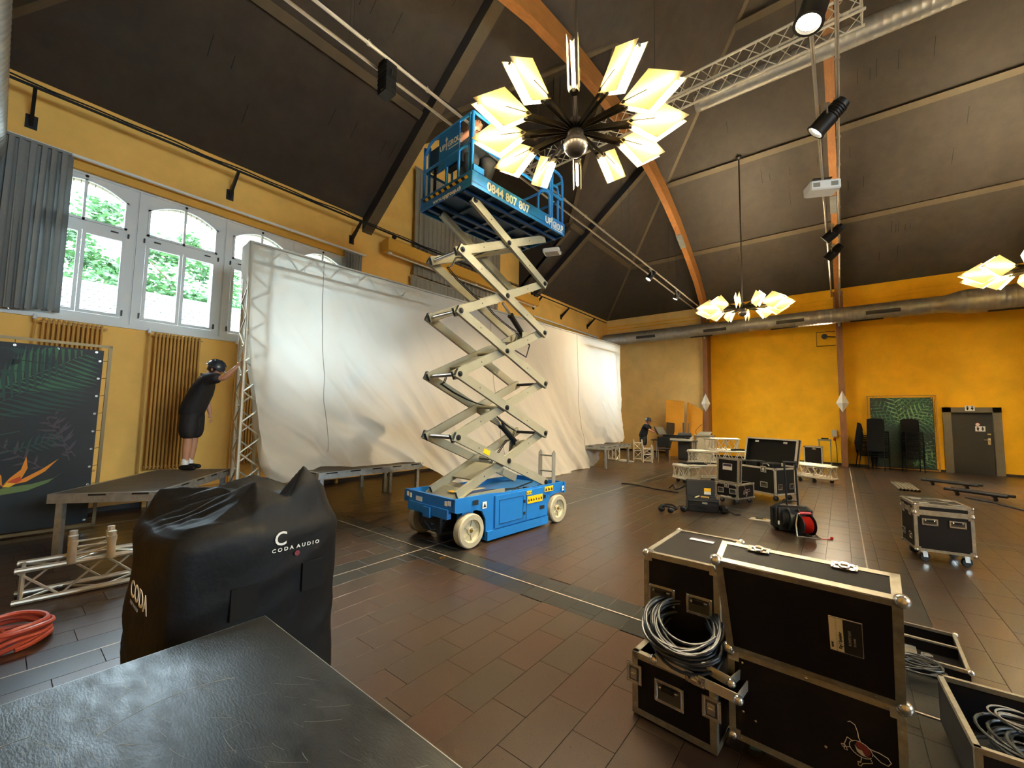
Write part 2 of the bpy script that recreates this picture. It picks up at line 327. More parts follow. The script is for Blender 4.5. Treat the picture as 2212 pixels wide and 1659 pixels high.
# ---------------------------------------------------------------- windows
UW = 1.26
pale_brick = mat('pale_brick', '#c9c4b2', .8, var=.12, vscale=8)
stone = mat('grey_eaves_board', '#8d9498', .7)
def window(i, y0, hidden=False):
    xf = XL-.10; yc = y0+UW/2
    w = bpy.data.objects.new('window_%d' % i, None); COL.objects.link(w); w['kind'] = 'structure'; w.location = (xf, yc, WZ0)
    H = WZ1-WZ0; oy = .505; z0 = .10; zs = 2.02; zc = 2.23; h = UW/2-.002
    b = MB()                                             # frame board with the arched opening
    N = 14; arc = [(-oy+2*oy*k/N, zs+(zc-zs)*(1-((-oy+2*oy*k/N)/oy)**2)) for k in range(N+1)]
    def quad(p): b.prism(p, (-.03, 0, 0), (0, 1, 0), (0, 0, 1), (.06, 0, 0))
    quad([(-h, 0), (h, 0), (h, z0), (-h, z0)]); quad([(-h, z0), (-oy, z0), (-oy, H), (-h, H)]); quad([(oy, z0), (h, z0), (h, H), (oy, H)])
    for k in range(N): quad([arc[k], arc[k+1], (arc[k+1][0], H), (arc[k][0], H)])
    quad([(-oy, 1.405), (oy, 1.405), (oy, 1.55), (-oy, 1.55)])
    b.mm((.03, -h, H-.05), (.045, h, H)); b.mm((.03, -h, -.02), (.07, h, .015)); b.mm((.03, h-.012, 0), (.04, h, H)); b.mm((.03, -h, 0), (.04, -h+.012, H))
    b.build('window_frame', wpaint, w, smooth=False)
    for s in (-1, 1):                                     # casements
        b = MB(); y_a, y_b = (-oy+.004, -.004) if s < 0 else (.004, oy-.004); zb, zt = z0+.004, 1.40; q = .042; X0, X1 = .0, .055
        b.mm((X0, y_a, zb), (X1, y_b, zb+q)); b.mm((X0, y_a, zt-q), (X1, y_b, zt)); b.mm((X0, y_a, zb+q), (X1, y_a+q, zt-q)); b.mm((X0, y_b-q, zb+q), (X1, y_b, zt-q))
        c = b.build('casement', wpaint, w, smooth=False)
        b = MB(); b.mm((.018, y_a+q-.003, zb+q-.003), (.022, y_b-q+.003, zt-q+.003)); b.build('pane', glass, c, smooth=False)
    b = MB()                                              # fanlight
    q = .035; b.mm((0, -.016, 1.553), (.05, .016, zc-.02)); b.mm((0, -oy, 1.553), (.05, oy, 1.553+q)); b.mm((0, -oy, 1.55), (.05, -oy+q, zs)); b.mm((0, oy-q, 1.55), (.05, oy, zs))
    for k in range(N):
        p, p2 = arc[k], arc[k+1]; b.prism([(p[0], p[1]-q), (p2[0], p2[1]-q), (p2[0], p2[1]+.01), (p[0], p[1]+.01)], (0, 0, 0), (0, 1, 0), (0, 0, 1), (.05, 0, 0))
    c = b.build('fanlight_frame', wpaint, w, smooth=False)
    for s in (-1, 1):
        pts = [(p[0], p[1]-q+.005) for p in arc if p[0]*s >= -1e-6]
        pts = pts if s > 0 else pts[::-1]
        poly = [(s*.014, 1.585), (s*(oy-q), 1.585)]+[(max(-oy+q, min(oy-q, p[0])), p[1]) for p in (pts[::-1])]
        if abs(poly[-1][0]) < .02: poly[-1] = (s*.014, poly[-1][1])
        b = MB(); b.prism(poly, (.018, 0, 0), (0, 1, 0), (0, 0, 1), (.004, 0, 0)); b.build('pane', glass, c, smooth=False)
    b = MB(); b.sph((.06, 0, zc+.02), .022, 8, 6)
    for s in (-1, 1):
        b.mm((.05, s*(oy-.10), 1.47), (.065, s*(oy-.19), 1.487)); b.mm((.03, s*(oy+.015), 1.43), (.06, s*(oy+.035), 1.50)); b.mm((.03, s*(oy+.01), .13), (.06, s*(oy+.03), .22)); b.tube((.05, s*(oy-.01), .15), (.05, s*(oy-.12), .12), .006, 5)
    b.build('window_fitting', mat('dark_bronze', '#35302a', .45, .6), w)
    for k in range(13):                                   # brick arch of the outer reveal
        a0 = -oy-.02+(2*oy+.04)*k/13; a1 = -oy-.02+(2*oy+.04)*(k+1)/13-.012; f = lambda a: zs-.02+(zc-zs)*(1-(a/(oy+.02))**2)
        b = MB(); b.prism([(a0, f(a0)), (a1, f(a1)), (a1*1.08, f(a1)+.2), (a0*1.08, f(a0)+.2)], (-.13, 0, 0), (0, 1, 0), (0, 0, 1), (-.14, 0, 0)); b.build('brick', pale_brick, w, smooth=False)
    b = MB()
    for s in (-1, 1): b.mm((-.33, s*oy, -.02), (-.05, s*h, H)); 
    b.mm((-.36, -h, -.06), (-.04, h, z0-.03)); b.mm((-.30, -h, zs+.22), (-.28, h, H+.1)); b.build('outer_reveal', pale_brick, w, smooth=False)
    return w
n = 1
for g in WG:
    for k in range(4): window(n, g[0]+k*UW+.01); n += 1
for a, c in ((0, 5.1),):                     # unseen window group, added in the right wall to brighten the hall
    w = bpy.data.objects.new('window_%d' % n, None); COL.objects.link(w); w['kind'] = 'structure'; n += 1; b = MB()
    for k in range(9): y = a+(c-a)*k/8; b.mm((XR+.1, y-.04, WZ0), (XR+.16, y+.04, WZ1))
    for z in (WZ0, WZ0+1.45, WZ1-.06): b.mm((XR+.1, a, z), (XR+.16, c, z+.06))
    b.build('window_frame', wpaint, w, smooth=False); b = MB(); b.mm((XR+.125, a, WZ0), (XR+.13, c, WZ1)); b.build('pane', glass, w, smooth=False)
b = MB(); b.mm((XL-1.25, -2, 5.38), (XL-.45, 20, 5.44)); struct(b, 'trim_1', stone)
for i, (a, c) in enumerate(WG): b = MB(); b.mm((XL-.03, a-.1, WZ1-.02), (XL+.02, c+.06, WZ1+.10)); b.mm((XL-.04, a-.1, WZ0-.07), (XL+.03, c+.06, WZ0-.01), 1); struct(b, 'trim_%d' % (i+2), [beam_y, wpaint])
# door to the toilets
b = MB(); fr = mat('grey_door_frame', '#6b6351', .6, var=.08)
b.mm((2.55, YB-.05, 0), (2.74, YB+.12, 2.06)); b.mm((3.62, YB-.05, 0), (3.80, YB+.12, 2.06)); b.mm((2.55, YB-.05, 1.90), (3.80, YB+.12, 2.06))
d = struct(b, 'door_1', fr, smooth=False)
dk = mat('dark_door_leaf', '#29261f', .5, var=.08)
b = MB(); b.bb((2.74, YB+.06, -.02), (3.62, YB+.11, 1.905), .004); lf = b.build('door_leaf', dk, d, smooth=False)
b = MB(); b.mm((3.50, YB+.045, .92), (3.56, YB+.06, 1.12)); b.tube((3.53, YB+.05, 1.06), (3.53, YB+.0, 1.06), .011, 8); b.tube((3.54, YB+.0, 1.06), (3.40, YB+.0, 1.06), .011, 8); b.mm((3.50, YB+.045, 1.22), (3.57, YB+.06, 1.26)); b.build('door_handle', chrome, lf)
def wc_sign(c, h, label, y):
    t = thing('toilet_sign', label, 'sign', (c, y, h))
    b = MB(); b.mm((-.105, -.006, -.08), (.105, 0, .08)); b.build('plate', white, t, smooth=False)
    b = MB()
    for s in (-1, 1):
        cx = s*.05; b.lathe([(.0001, -.0075), (.016, -.0075), (.016, -.006)], (cx, 0, .048), (0, 1, 0), 10)
        body = [(-.03, .028), (.03, .028), (.02, -.01), (.012, -.06), (-.012, -.06), (-.02, -.01)] if s < 0 else [(-.014, .028), (.014, .028), (.032, -.02), (.012, -.02), (.010, -.06), (-.010, -.06), (-.012, -.02), (-.032, -.02)]
        b.prism([(cx+p, q) for p, q in body], (0, -.008, 0), (1, 0, 0), (0, 0, 1), (0, .0015, 0))
    b.build('pictogram', blk, t, smooth=False); return t
wc_sign(3.15, 2.03, 'white sign with man and woman pictograms above the dark door', YB-.055)
wc_sign(3.36, 1.40, 'white sign with man and woman pictograms fixed on the dark door leaf', YB+.055)
t = thing('round_sign', 'small round red and white prohibition sign on the dark door', 'sign', (3.31, YB+.055, 1.53))
b = MB(); b.lathe([(.0001, 0), (.055, 0), (.055, .004), (.04, .005)], (0, 0, 0), (0, -1, 0), 18); b.build('rim', red_m, t)
b = MB(); b.lathe([(.0001, .007), (.042, .007), (.042, .002)], (0, 0, 0), (0, -1, 0), 18); b.build('plate', white, t)
b = MB(); b.beam((-.03, -.0085, .03), (.03, -.0085, -.03), .003, .010, (0, 1, 0)); b.build('bar', red_m, t)
# ---------------------------------------------------------------- timber arches
AP = [(18.55, 5.4), (18.42, 5.85), (18.0, 6.35), (17.2, 6.98), (16.16, 7.58), (14.79, 8.27), (13.5, 8.75), (12.3, 9.08), (10.9, 9.30), (9.6, 9.40)]
AP = AP+[(2*YR-y, z) for y, z in reversed(AP)]
steel = mat('steel_plate', '#8d8d88', .4, .7, var=.1)
def arch(x0, label, w=.18, dep=.5):
    t = thing('timber_arch', label, 'arch', (x0, 0, 0), 0, 'timber arches carrying the hall roof')
    b = MB(); vs = []; n = len(AP)
    for i, (y, z) in enumerate(AP):
        a = AP[max(0, i-1)]; c = AP[min(n-1, i+1)]; d = V((0, c[0]-a[0], c[1]-a[1])).normalized(); nr = V((0, d.z, -d.y))
        if nr.z < 0 and 3 < i < n-4: nr = -nr
        if i <= 3: nr = V((0, abs(d.z)*1, abs(d.y)))
        if i >= n-4: nr = V((0, -abs(d.z), abs(d.y)))
        p = V((0, y, z)); q = p+nr.normalized()*dep
        if q.y > YB-.05: q.y = YB-.05
        if q.y < YN+.05: q.y = YN+.05
        vs += [p, p+V((w, 0, 0)), q+V((w, 0, 0)), q]
    fs = [(0, 1, 2, 3), (4*n-4, 4*n-1, 4*n-2, 4*n-3)]
    for i in range(n-1): fs += [(i*4+k, i*4+(k+1) % 4, i*4+4+(k+1) % 4, i*4+4+k) for k in range(4)]
    b.add(vs, fs); b.build('arch_rib', timber, t, smooth=True, ang=40)
    for s, yy in ((1, YB), (-1, YN)):
        b = MB(); b.mm((0, yy-s*.62, 0), (w, yy-s*.02, 5.5)); b.build('post', post_m, t, smooth=False)
        b = MB(); b.mm((-.03, yy-s*.64, 1.02), (w+.03, yy-s*.3, 1.07)); b.build('post_strap', post_m, t, smooth=False)
        b = MB()
        for q in (-.05, w+.0): b.mm((q, yy-s*.70, 5.35), (q+.05, yy-s*.34, 5.95)); b.mm((q, yy-s*.78, 5.95), (q+.05, yy-s*.5, 6.12))
        b.build('bracket', post_m, t, smooth=False)
        b = MB(); b.mm((w*.3, yy-s*.645, 4.9), (w*.7, yy-s*.62, 5.4)); b.build('socket_strip', mat('off_white_strip', '#b8b2a6', .5), t, smooth=False)
        y1, z1 = (15.55, 7.90); y2, z2 = (14.95, 8.19)
        f = (lambda y: y) if s > 0 else (lambda y: 2*YR-y)
        b = MB(); b.beam((w/2, f(y1), z1-.012), (w/2, f(y2), z2-.012), w+.02, .02, (0, 0, 1)); b.build('splice_plate', steel, t, smooth=False)
    return t
arch(-4.45, 'laminated timber arch curving up behind the blue lift platform')
arch(-.03, 'laminated timber arch whose post stands beside the wall socket box')
arch(4.4, 'laminated timber arch beyond the dark toilet door at the edge of the photo')
# ---------------------------------------------------------------- ducts
duct_m = mat('spiral_duct_zinc', '#aaa79e', .42, .65, var=.12, vscale=7)
def duct(name, label, secs, loc, axis, ribs=.105):
    """secs: (s, radius) along axis"""
    t = thing(name, label, 'duct', loc); b = MB(); prof = []; s = secs[0][0]; e = secs[-1][0]
    def rad(x):
        for (a, ra), (c, rc) in zip(secs, secs[1:]):
            if a <= x <= c: return ra+(rc-ra)*(x-a)/max(c-a, 1e-6)
        return secs[-1][1]
    prof = [(0.0001, s), (rad(s)*.96, s), (rad(s), s+.01)]
    while s < e-.02:
        s += ribs; r = rad(min(s, e-.02)); prof += [(r, min(s, e-.02)-.018), (r+.0035, min(s, e-.02)-.010), (r, min(s, e-.02)-.002)]
    prof += [(rad(e)*.96, e), (.0001, e)]
    b.lathe(prof, (0, 0, 0), axis, 28); b.build('pipe', duct_m, t, ang=60); return t
d1 = duct('ventilation_duct', 'large ribbed metal duct running along the orange back wall with a widening', [(0, .26), (11.35, .26), (11.75, .36), (17.5, .36)], (-8.72, 17.93, 5.2), (1, 0, 0))
vd = mat('vent_slot_dark', '#35322c', .6, .3)
for x, ph, r in ((2.1, 195, .262), (4.35, 262, .262), (4.9, 200, .262), (7.2, 262, .262), (7.4, 195, .262), (9.5, 262, .262), (9.9, 195, .262), (12.6, 262, .362)):
    b = MB(); a = radians(ph)
    for q in range(-1, 2):
        aa = a+q*.14; c = V((x, cos(aa)*(r+.004), sin(aa)*(r+.004))); nrm = V((0, cos(aa), sin(aa))); u = V((1, 0, 0)); v = nrm.cross(u)
        b.prism([(-.42, -.022), (.42, -.022), (.42, .022), (-.42, .022)], c, u, v, nrm*.008)
    b.build('vent_slot', vd, d1, smooth=False)
b = MB()
for x in (4.3, 8.8, 13.0): b.mm((x, -.01, .25), (x+.03, .01, 1.1))
b.build('hanger', steel, d1)
duct('ventilation_duct', 'ribbed metal duct under the roof beside the hanging truss', [(0, .19), (9.5, .19)], (-2.3, 9.3, 8.60), (1, 0, .0), .12)
d3 = duct('ventilation_duct', 'ribbed metal duct end at the picture edge above the grey curtain', [(0, .26), (6.5, .26)], (-8.55, -.40, 4.98), (1, 0, 0))
# ---------------------------------------------------------------- trusses
def truss(t, p, q, w=.29, r=.024, up=(0, 0, 1), bay=.5, m=truss_w, rb=.009, faces=4, ends=True, out=0.):
    p = V(p); q = V(q); u, v, n = frame_of(q-p, up); L = (q-p).length; h = w/2; k = max(1, round(L/bay)); cs = [(-h, -h), (h, -h), (h, h), (-h, h)]
    for a, c in cs: b = MB(); b.tube(p+u*a+v*c, q+u*a+v*c, r, 10); b.build('chord', m, t)
    b = MB()
    for f in range(faces):
        A, B = cs[f], cs[(f+1) % 4]; mv = V(((A[0]+B[0])/2, (A[1]+B[1])/2)).normalized()*out; A = (A[0]+mv.x, A[1]+mv.y); B = (B[0]+mv.x, B[1]+mv.y)
        for i in range(k):
            s0, s1, s2 = L*i/k, L*(i+.5)/k, L*(i+1)/k
            a0 = p+u*A[0]+v*A[1]; b0 = p+u*B[0]+v*B[1]
            b.tube(a0+n*s0, b0+n*s1, rb, 5); b.tube(b0+n*s1, a0+n*s2, rb, 5)
        if ends:
            for s in (.04, L-.04): b.tube(p+u*A[0]+v*A[1]+n*s, p+u*B[0]+v*B[1]+n*s, rb*1.3, 6)
    o = b.build('brace_lattice', m, t); o['kind'] = 'stuff' if k*faces > 60 else 'thing'; del o['kind']
t = thing('hanging_truss', 'long square aluminium truss hanging under the roof behind the big chandelier', 'truss', (0, 0, 0))
truss(t, (-6.6, 8.72, 8.40), (.55, 8.72, 8.60), .37, .026, bay=.52)
b = MB()
for x in (-5.5, -3, -.4): b.tube((x, 8.72, 8.7), (x, 8.72, 13.9), .006, 5)
b.build('hanging_wire', blk_m, t)
# ---------------------------------------------------------------- lighting pipes and fixtures
pipe_m = mat('pale_steel_pipe', '#b5ada0', .4, .6, var=.1)
def pipe_pair(xa, za, xb, zb, ya, yb, label):
    t = thing('lighting_pipe_rail', label, 'lighting rail', (0, 0, 0))
    for x, z in ((xa, za), (xb, zb)): b = MB(); b.tube((x, ya, z), (x, yb, z), .021, 10); b.build('pipe', pipe_m, t)
    b = MB(); y = ya+.4
    while y < yb:
        b.tube((xa, y, za), (xa, y, za+.05), .007, 5); b.lathe([(.028, -.018), (.028, .018)], (xa, y, za), (0, 1, 0), 10); y += .9
    b.build('cable_tie', pipe_m, t)['kind'] = 'stuff'
    b = MB(); y = ya+2
    while y < yb: b.tube((xa, y, za), (xa, y, za+2.2), .004, 4); b.tube((xb, y+.1, zb), (xb, y+.1, zb+2.2), .004, 4); y += 4
    b.build('suspension_wire', blk_m, t)
    b = MB(); pts = [(xa+.02*sin(k*1.7), ya+(yb-ya)*k/60, za+.03+.012*sin(k*2.3)) for k in range(61)]; b.path(pts, .008, 5); b.build('power_cable', blk, t); return t
pipe_pair(-4.28, 6.02, -4.55, 6.05, .3, 18.4, 'pair of parallel pale steel pipes along the first timber arch behind the lift platform')
pipe_pair(.115, 6.0, -.115, 6.0, .3, 18.4, 'pair of parallel pale steel pipes hanging along the timber arch with the white projector')
lens_on = mat('spotlight_lens_lit', '#fff0cf', .2, emit=5.)
lens_off = mat('spotlight_lens', '#e8dcc0', .12, .6)
def spot(label, pos, aim, L=.34, R=.085, lit=False, pipe=None, group='theatre spotlights on the pipe rails', box=False, watt=0, cone=75):
    t = thing('theatre_spotlight', label, 'spotlight', pos, 0, group); d = V(aim).normalized(); u, v, n = frame_of(d)
    b = MB()
    if box:
        for s in (0,): b.prism([(-R, -R*.8), (R, -R*.8), (R, R*.8), (-R, R*.8)], -d*L*.55, u, v, d*L)
        for k in range(6): o = -d*(L*.45-k*L*.14); b.prism([(-R*1.06, -R*.86), (R*1.06, -R*.86), (R*1.06, R*.86), (-R*1.06, R*.86)], o, u, v, d*L*.05)
    else:
        b.lathe([(.0001, -L*.55), (R*.75, -L*.55), (R*.85, -L*.45), (R*.85, -L*.1), (R, -L*.08), (R, L*.42), (R*1.12, L*.42), (R*1.12, L*.45), (R*.9, L*.45), (R*.88, L*.36)], (0, 0, 0), d, 18)
        for k in range(5): b.lathe([(R*.86, 0), (R*.95, .004), (R*.95, .012), (R*.86, .016)], -d*(L*.42-k*L*.07), d, 18)
    b.build('housing', blk, t)
    b = MB(); b.lathe([(.0001, L*.40), (R*.5, L*.41), (R*.86, L*.37)], (0, 0, 0), d, 18); b.build('lens', lens_on if lit else lens_off, t)
    top = V((0, 0, .20)); b = MB()
    for s in (-1, 1): b.path([u*s*R*1.15, u*s*R*1.2+V((0, 0, .09)), V((0, 0, .13))+u*s*.03], .012, 5)
    b.tube((0, 0, .12), top, .014, 8); b.lathe([(.035, -.02), (.035, .02)], top, (0, 1, 0), 10); b.build('yoke', alu if not box else blk_m, t)
    b = MB(); b.path([(0, 0, .18), (.06, .1, .14), (.0, .16, .05)-d*0 if False else (.02, .14, .06), -d*L*.5+V((0, 0, 0))], .006, 5); b.build('lead', blk, t)
    if watt:
        ld = bpy.data.lights.new('spot_beam', 'SPOT'); ld.energy = watt; ld.color = (1, .80, .52); ld.spot_size = radians(cone); ld.spot_blend = .5; ld.shadow_soft_size = .05
        lo = bpy.data.objects.new('spot_beam', ld); COL.objects.link(lo); lo.parent = t; lo.location = d*(L*.47); lo.rotation_euler = d.to_track_quat('-Z', 'Y').to_euler()
    return t
spot('black boxy spotlight pointing straight down from the pipe rail left of the lift', (-4.36, 2.82, 5.80), (0.02, 0, -1), .44, .09, box=True)
spot('small lit spotlight with polished yoke, upper of two beside the first arch', (-4.32, 12.0, 5.82), (-.45, -.35, -.75), .30, .09, True, watt=110)
spot('small glowing spotlight at the far end of the pipe rail beside the hanging chandelier', (-4.32, 14.5, 5.80), (-.35, -.15, -.7), .26, .09, True, watt=12, cone=95)
spot('large black spotlight with a bright lens at the top edge of the photo', (-.07, 4.95, 5.82), (-.25, -.2, -.9), .46, .125, True, watt=60, cone=60)
spot('large black spotlight tilted down on the pipe rail under the ribbed duct', (.0, 6.95, 5.78), (-.62, .02, -.60), .46, .115, True, watt=330, cone=60)
spot('black spotlight below the white projector, upper of the two close together', (.0, 11.6, 5.82), (-.66, .1, -.50), .42, .11, True, watt=150, cone=55)
spot('black spotlight below the white projector, lower of the two close together', (.0, 12.9, 5.80), (-.6, .2, -.55), .42, .11)
t = thing('video_projector', 'white video projector hanging between the pipe rails', 'projector', (-.13, 9.2, 5.82), radians(24))
b = MB(); b.bb((-.24, -.16, -.07), (.24, .16, .11), .02); b.build('housing', white, t)
b = MB(); b.mm((-.2, -.162, -.02), (-.09, -.158, .06)); b.mm((.08, -.162, -.02), (.19, -.158, .06)); b.build('vent_grille', mat('grey_grille', '#8b8878', .6), t)
b = MB(); b.tube((0, 0, .11), (0, 0, .2), .03, 10); b.mm((-.15, -.05, .18), (.15, .05, .2)); b.build('mount', blk_m, t)
t = thing('work_floodlight', 'lit wall floodlight in a wire frame under the duct beside the timber post', 'lamp', (-.36, 18.62, 4.62))
b = MB(); b.lathe([(.0001, -.13), (.05, -.12), (.09, 0), (.095, .02), (.075, .02)], (0, 0, 0), (-.3, -1, -.2), 16); b.build('reflector', blk_m, t)
b = MB(); b.lathe([(.0001, .018), (.07, .012)], (0, 0, 0), (-.3, -1, -.2), 16); b.build('lens', mat('flood_lens', '#ffe9b8', .2, emit=14.), t)
ld = bpy.data.lights.new('flood_beam', 'SPOT'); ld.energy = 60; ld.color = (1, .85, .6); ld.spot_size = radians(140); ld.spot_blend = .6; ld.shadow_soft_size = .07; lo = bpy.data.objects.new('flood_beam', ld); COL.objects.link(lo); lo.parent = t; lo.location = (0, -.06, -.02); lo.rotation_euler = V((-.3, -1, -.5)).to_track_quat('-Z', 'Y').to_euler()
b = MB(); b.path([(.3, .34, .22), (-.25, .3, .22), (-.25, .3, -.3), (.3, .3, -.3)], .012, 6); b.tube((.0, 0, .0), (.3, .3, 0), .02, 6); b.build('bracket', blk_m, t)
t = thing('floodlight', 'flat white floodlight hanging below the far end of the lift platform', 'lamp', (-5.3, 8.1, 5.52), radians(20))
b = MB(); b.bb((-.2, -.16, -.04), (.2, .16, .06), .02); b.build('housing', white, t)
b = MB(); b.mm((-.16, -.12, -.045), (.16, .12, -.04)); b.build('glass', mat('floodlight_glass', '#77736a', .2), t)
b = MB(); b.path([(-.21, 0, 0), (-.21, 0, .12), (.21, 0, .12), (.21, 0, 0)], .012, 6); b.tube((0, 0, .12), (0, 0, 4.46), .012, 6); b.build('bracket', blk_m, t)
# ---------------------------------------------------------------- chandeliers
tube_on = mat('lamp_tube_lit', (1.0, .86, .60), .3, emit=LAMP_E)
plate_m = mat('frosted_lamp_plate', '#d2c8a8', .4, trans=.5)
arm_m = mat('chandelier_bronze', '#37312a', .35, .75)
def chandelier(label, loc, ph, R=1.3, ztop=3.0):
    t = thing('chandelier', label, 'chandelier', loc, 0, 'star chandeliers of twelve paired plates'); sc = R/1.3
    b = MB(); b.tube((0, 0, .1), (0, 0, ztop), .022, 10); b.lathe([(.0001, ztop), (.09, ztop), (.09, ztop-.03), (.03, ztop-.08)], n=14); b.build('rod', arm_m, t)
    b = MB(); b.sph((0, 0, -.17), .125, 24, 16); b.build('sphere', arm_m, t)
    b = MB(); b.lathe([(.126, -.175), (.129, -.17), (.126, -.165)], (0, 0, 0), n=24); b.lathe([(.0001, .13), (.06, .12), (.085, .03), (.085, -.04), (.05, -.08), (.0001, -.08)], n=16); b.build('hub', arm_m, t)
    ri, rw, ro, hh = .60*sc, .94*sc, 1.3*sc, .235*sc; first = None
    for k in range(12):
        if first is None:
            a = bpy.data.objects.new('arm', None)
            b = MB()
            for s in (-1, 1): b.beam((.05, s*.012, -.0), (ri+.06, s*.034, 0), .006, .05)
            b.mm((ri-.03, -.034, -.014), (ri+.06, .034, .014)); arm = b.build('arm', arm_m, None)
            for s in (-1, 1):
                b = MB(); y = s*.046; b.prism([(ri, 0), (rw, -hh), (ro, 0), (rw, hh)], (0, y-.003, 0), (1, 0, 0), (0, 0, 1), (0, .006, 0)); o = b.build('plate', plate_m, arm, smooth=False)
                b = MB(); b.tube((ri+.02, s*.053, .0), (ri+.28, s*.055, .0), .0045, 5); b.lathe([(.0001, 0), (.018, 0), (.018, .006)], (ri+.045, s*.049, 0), (0, s, 0), 10); b.build('plate_pin', blk_m, arm)
            b = MB(); b.tube((ri+.07, 0, 0), (ro-.07, 0, 0), .0155, 10); b.build('lamp_tube', tube_on, arm)
            b = MB(); b.tube((ri+.03, 0, 0), (ri+.08, 0, 0), .02, 10); b.tube((ro-.08, 0, 0), (ro-.05, 0, 0), .018, 10); b.build('tube_cap', alu, arm)
            arm.parent = t; first = arm
        else: arm = copy_tree(first, t)
        arm.rotation_euler = (0, 0, ph+k*pi/6)
    return t
chandelier('large lit star chandelier of paired plates hanging in front of the blue lift platform', (-2.105, 3.65, 4.634), -1.076, 1.131, EZ+PT*(3.65-YN)-4.634)
chandelier('smaller looking lit star chandelier hanging on a long rod over the stacked trusses', (-2.30, 14.45, 5.09), -1.01, 1.38, EZ+PT*(YB-14.45)-5.09)
chandelier('lit star chandelier cut by the edge of the photo above the toilet door', (3.72, 14.45, 5.12), -.98, 1.38, EZ+PT*(YB-14.45)-5.12)
chandelier('added lit star chandelier out of view, giving the hall more light', (3.6, 4.2, 5.09), -1.0, 1.38, EZ+PT*(4.2-YN)-5.09)  # extra chandelier outside the view, added for its light on the room
# ---------------------------------------------------------------- wall sconces
def sconce(x, label):
    t = thing('wall_lamp', label, 'wall lamp', (x, YB-.62, 0), 0); y = -.0
    T, Wd, B, F = V((0, -.02, 2.62)), .175, V((0, -.02, 1.86)), V((0, -.15, 2.19)); l, r = V((-Wd, 0, 2.19)), V((Wd, 0, 2.19))
    b = MB(); b.add([T, l, F, r], [(0, 1, 2), (0, 2, 3)]); b.add([T, l, r], [(0, 2, 1)]); b.build('upper_shade', mat('wall_lamp_cream', '#dcd6c8', .5), t, smooth=False)
    b = MB(); b.add([B, l, F, r], [(0, 2, 1), (0, 3, 2)]); b.add([B, l, r], [(0, 1, 2)]); b.build('lower_shade', mat('wall_lamp_cream', '#dcd6c8'), t, smooth=False)
sconce(-4.36, 'cream diamond wall lamp on the timber post beside the ochre wall and leaning panel')
sconce(.06, 'cream diamond wall lamp on the timber post left of the green leaf banner')
# ---------------------------------------------------------------- curtains, rails, radiators
def curtain(label, y0, y1, z0, z1, x, m, folds=9, amp=.07, group=None, dx=0.):
    t = thing('curtain', label, 'curtain', (x, (y0+y1)/2, z0), 0, group); b = MB(); n = folds*10; h = z1-z0; w = y1-y0; rows = 10; vs = []
    r = random.Random(int(y0*100)+int(z0*10)); phs = [r.uniform(-.5, .5) for _ in range(folds+2)]
    for j in range(rows+1):
        v = j/rows
        for i in range(n+1):
            u = i/n; k = u*folds; p = phs[int(k)]*(1-(k % 1))+phs[int(k)+1]*(k % 1)
            a = amp*(.45+.55*(1-v)*.6+.25*sin(k*.9+p)) if v < .97 else amp*.35
            vs.append((a*sin(2*pi*k+p*2.2)+dx*(1-v)*u, -w/2+w*u+.25*amp*cos(4*pi*k+p)+p*.05*(1-v), v*h+(.02*sin(u*9+p) if j == 0 else 0)))
    b.add(vs, [(j*(n+1)+i, j*(n+1)+i+1, (j+1)*(n+1)+i+1, (j+1)*(n+1)+i) for j in range(rows) for i in range(n)])
    b.build('cloth', m, t, ang=80); b = MB(); b.mm((-.02, -w/2, h), (.02, w/2, h+.035)); b.build('heading_tape', m, t); return t
cg = mat('grey_blue_curtain', '#8b8c88', .8, var=.06, vscale=20, trans=.12, bump=.2, bscale=300)
cb = mat('grey_beige_curtain', '#99907c', .8, var=.06, vscale=20, trans=.08, bump=.2, bscale=300)
curtain('grey floor length looking curtain gathered at the window beside the ribbed duct end', -.55, .47, 2.98, 5.38, XL+.15, cg, 10, .085)
curtain('short grey curtain gathered right of the windows above the white screen', 4.86, 5.32, 3.0, 5.36, XL+.1, cg, 6, .05)
curtain('beige pleated curtain high in the gable behind the lift platform', 6.75, 10.35, 5.35, 8.35, XL+.16, cb, 22, .06)
curtain('grey pleated curtain behind the scissor arms under the yellow light box', 6.72, 10.3, 3.6, 5.28, XL+.18, cb, 22, .05)
curtain('small grey curtain at the far window beside the duct end', 17.3, 17.75, 3.0, 5.28, XL+.1, cg, 6, .05)
for lb, y0, y1, z, x in (('white curtain rail over the near windows', -.7, 5.4, 5.40, XL+.13), ('white curtain rail over the far windows', 12.5, 17.9, 5.34, XL+.1)):
    b = MB(); b.mm((-.02, 0, 0), (.02, y1-y0, .035)); k = .4
    while k < y1-y0: b.tube((0, k, .02), (-.12, k, .03), .008, 5); k += .8
    tag(b.build('curtain_rail', white, None, loc=(x, y0, z)), lb, 'curtain rail')
t = thing('cable_rail', 'long dark steel rail carrying cables above the windows of the left wall', 'rail', (XL+.40, 0, 6.08))
b = MB(); b.beam((0, -.7, 0), (0, 18.1, 0), .022, .035); b.build('rail_bar', blk_m, t)
b = MB(); b.path([(.0+.015*sin(k*.8), -.6+k*.2, .045+.01*sin(k*1.3)) for k in range(60)], .012, 5); b.build('cable_run', blk, t)
for yb in (.05, 2.55, 5.08, 7.6, 10.1, 12.6, 14.6, 16.9):
    b = MB(); b.prism([(-.40, -.42), (-.40, -.26), (0, .02), (.02, -.03)], (0, yb-.02, 0), (1, 0, 0), (0, 0, 1), (0, .04, 0)); b.mm((-.40, yb-.06, -.44), (-.385, yb+.06, -.24))
    b.build('bracket', blk_m, t, smooth=False)
t = thing('light_box_beam', 'long yellow painted light box with a fluorescent tube below, hung across the gable', 'light box', (XL+.36, 5.78, 5.62))
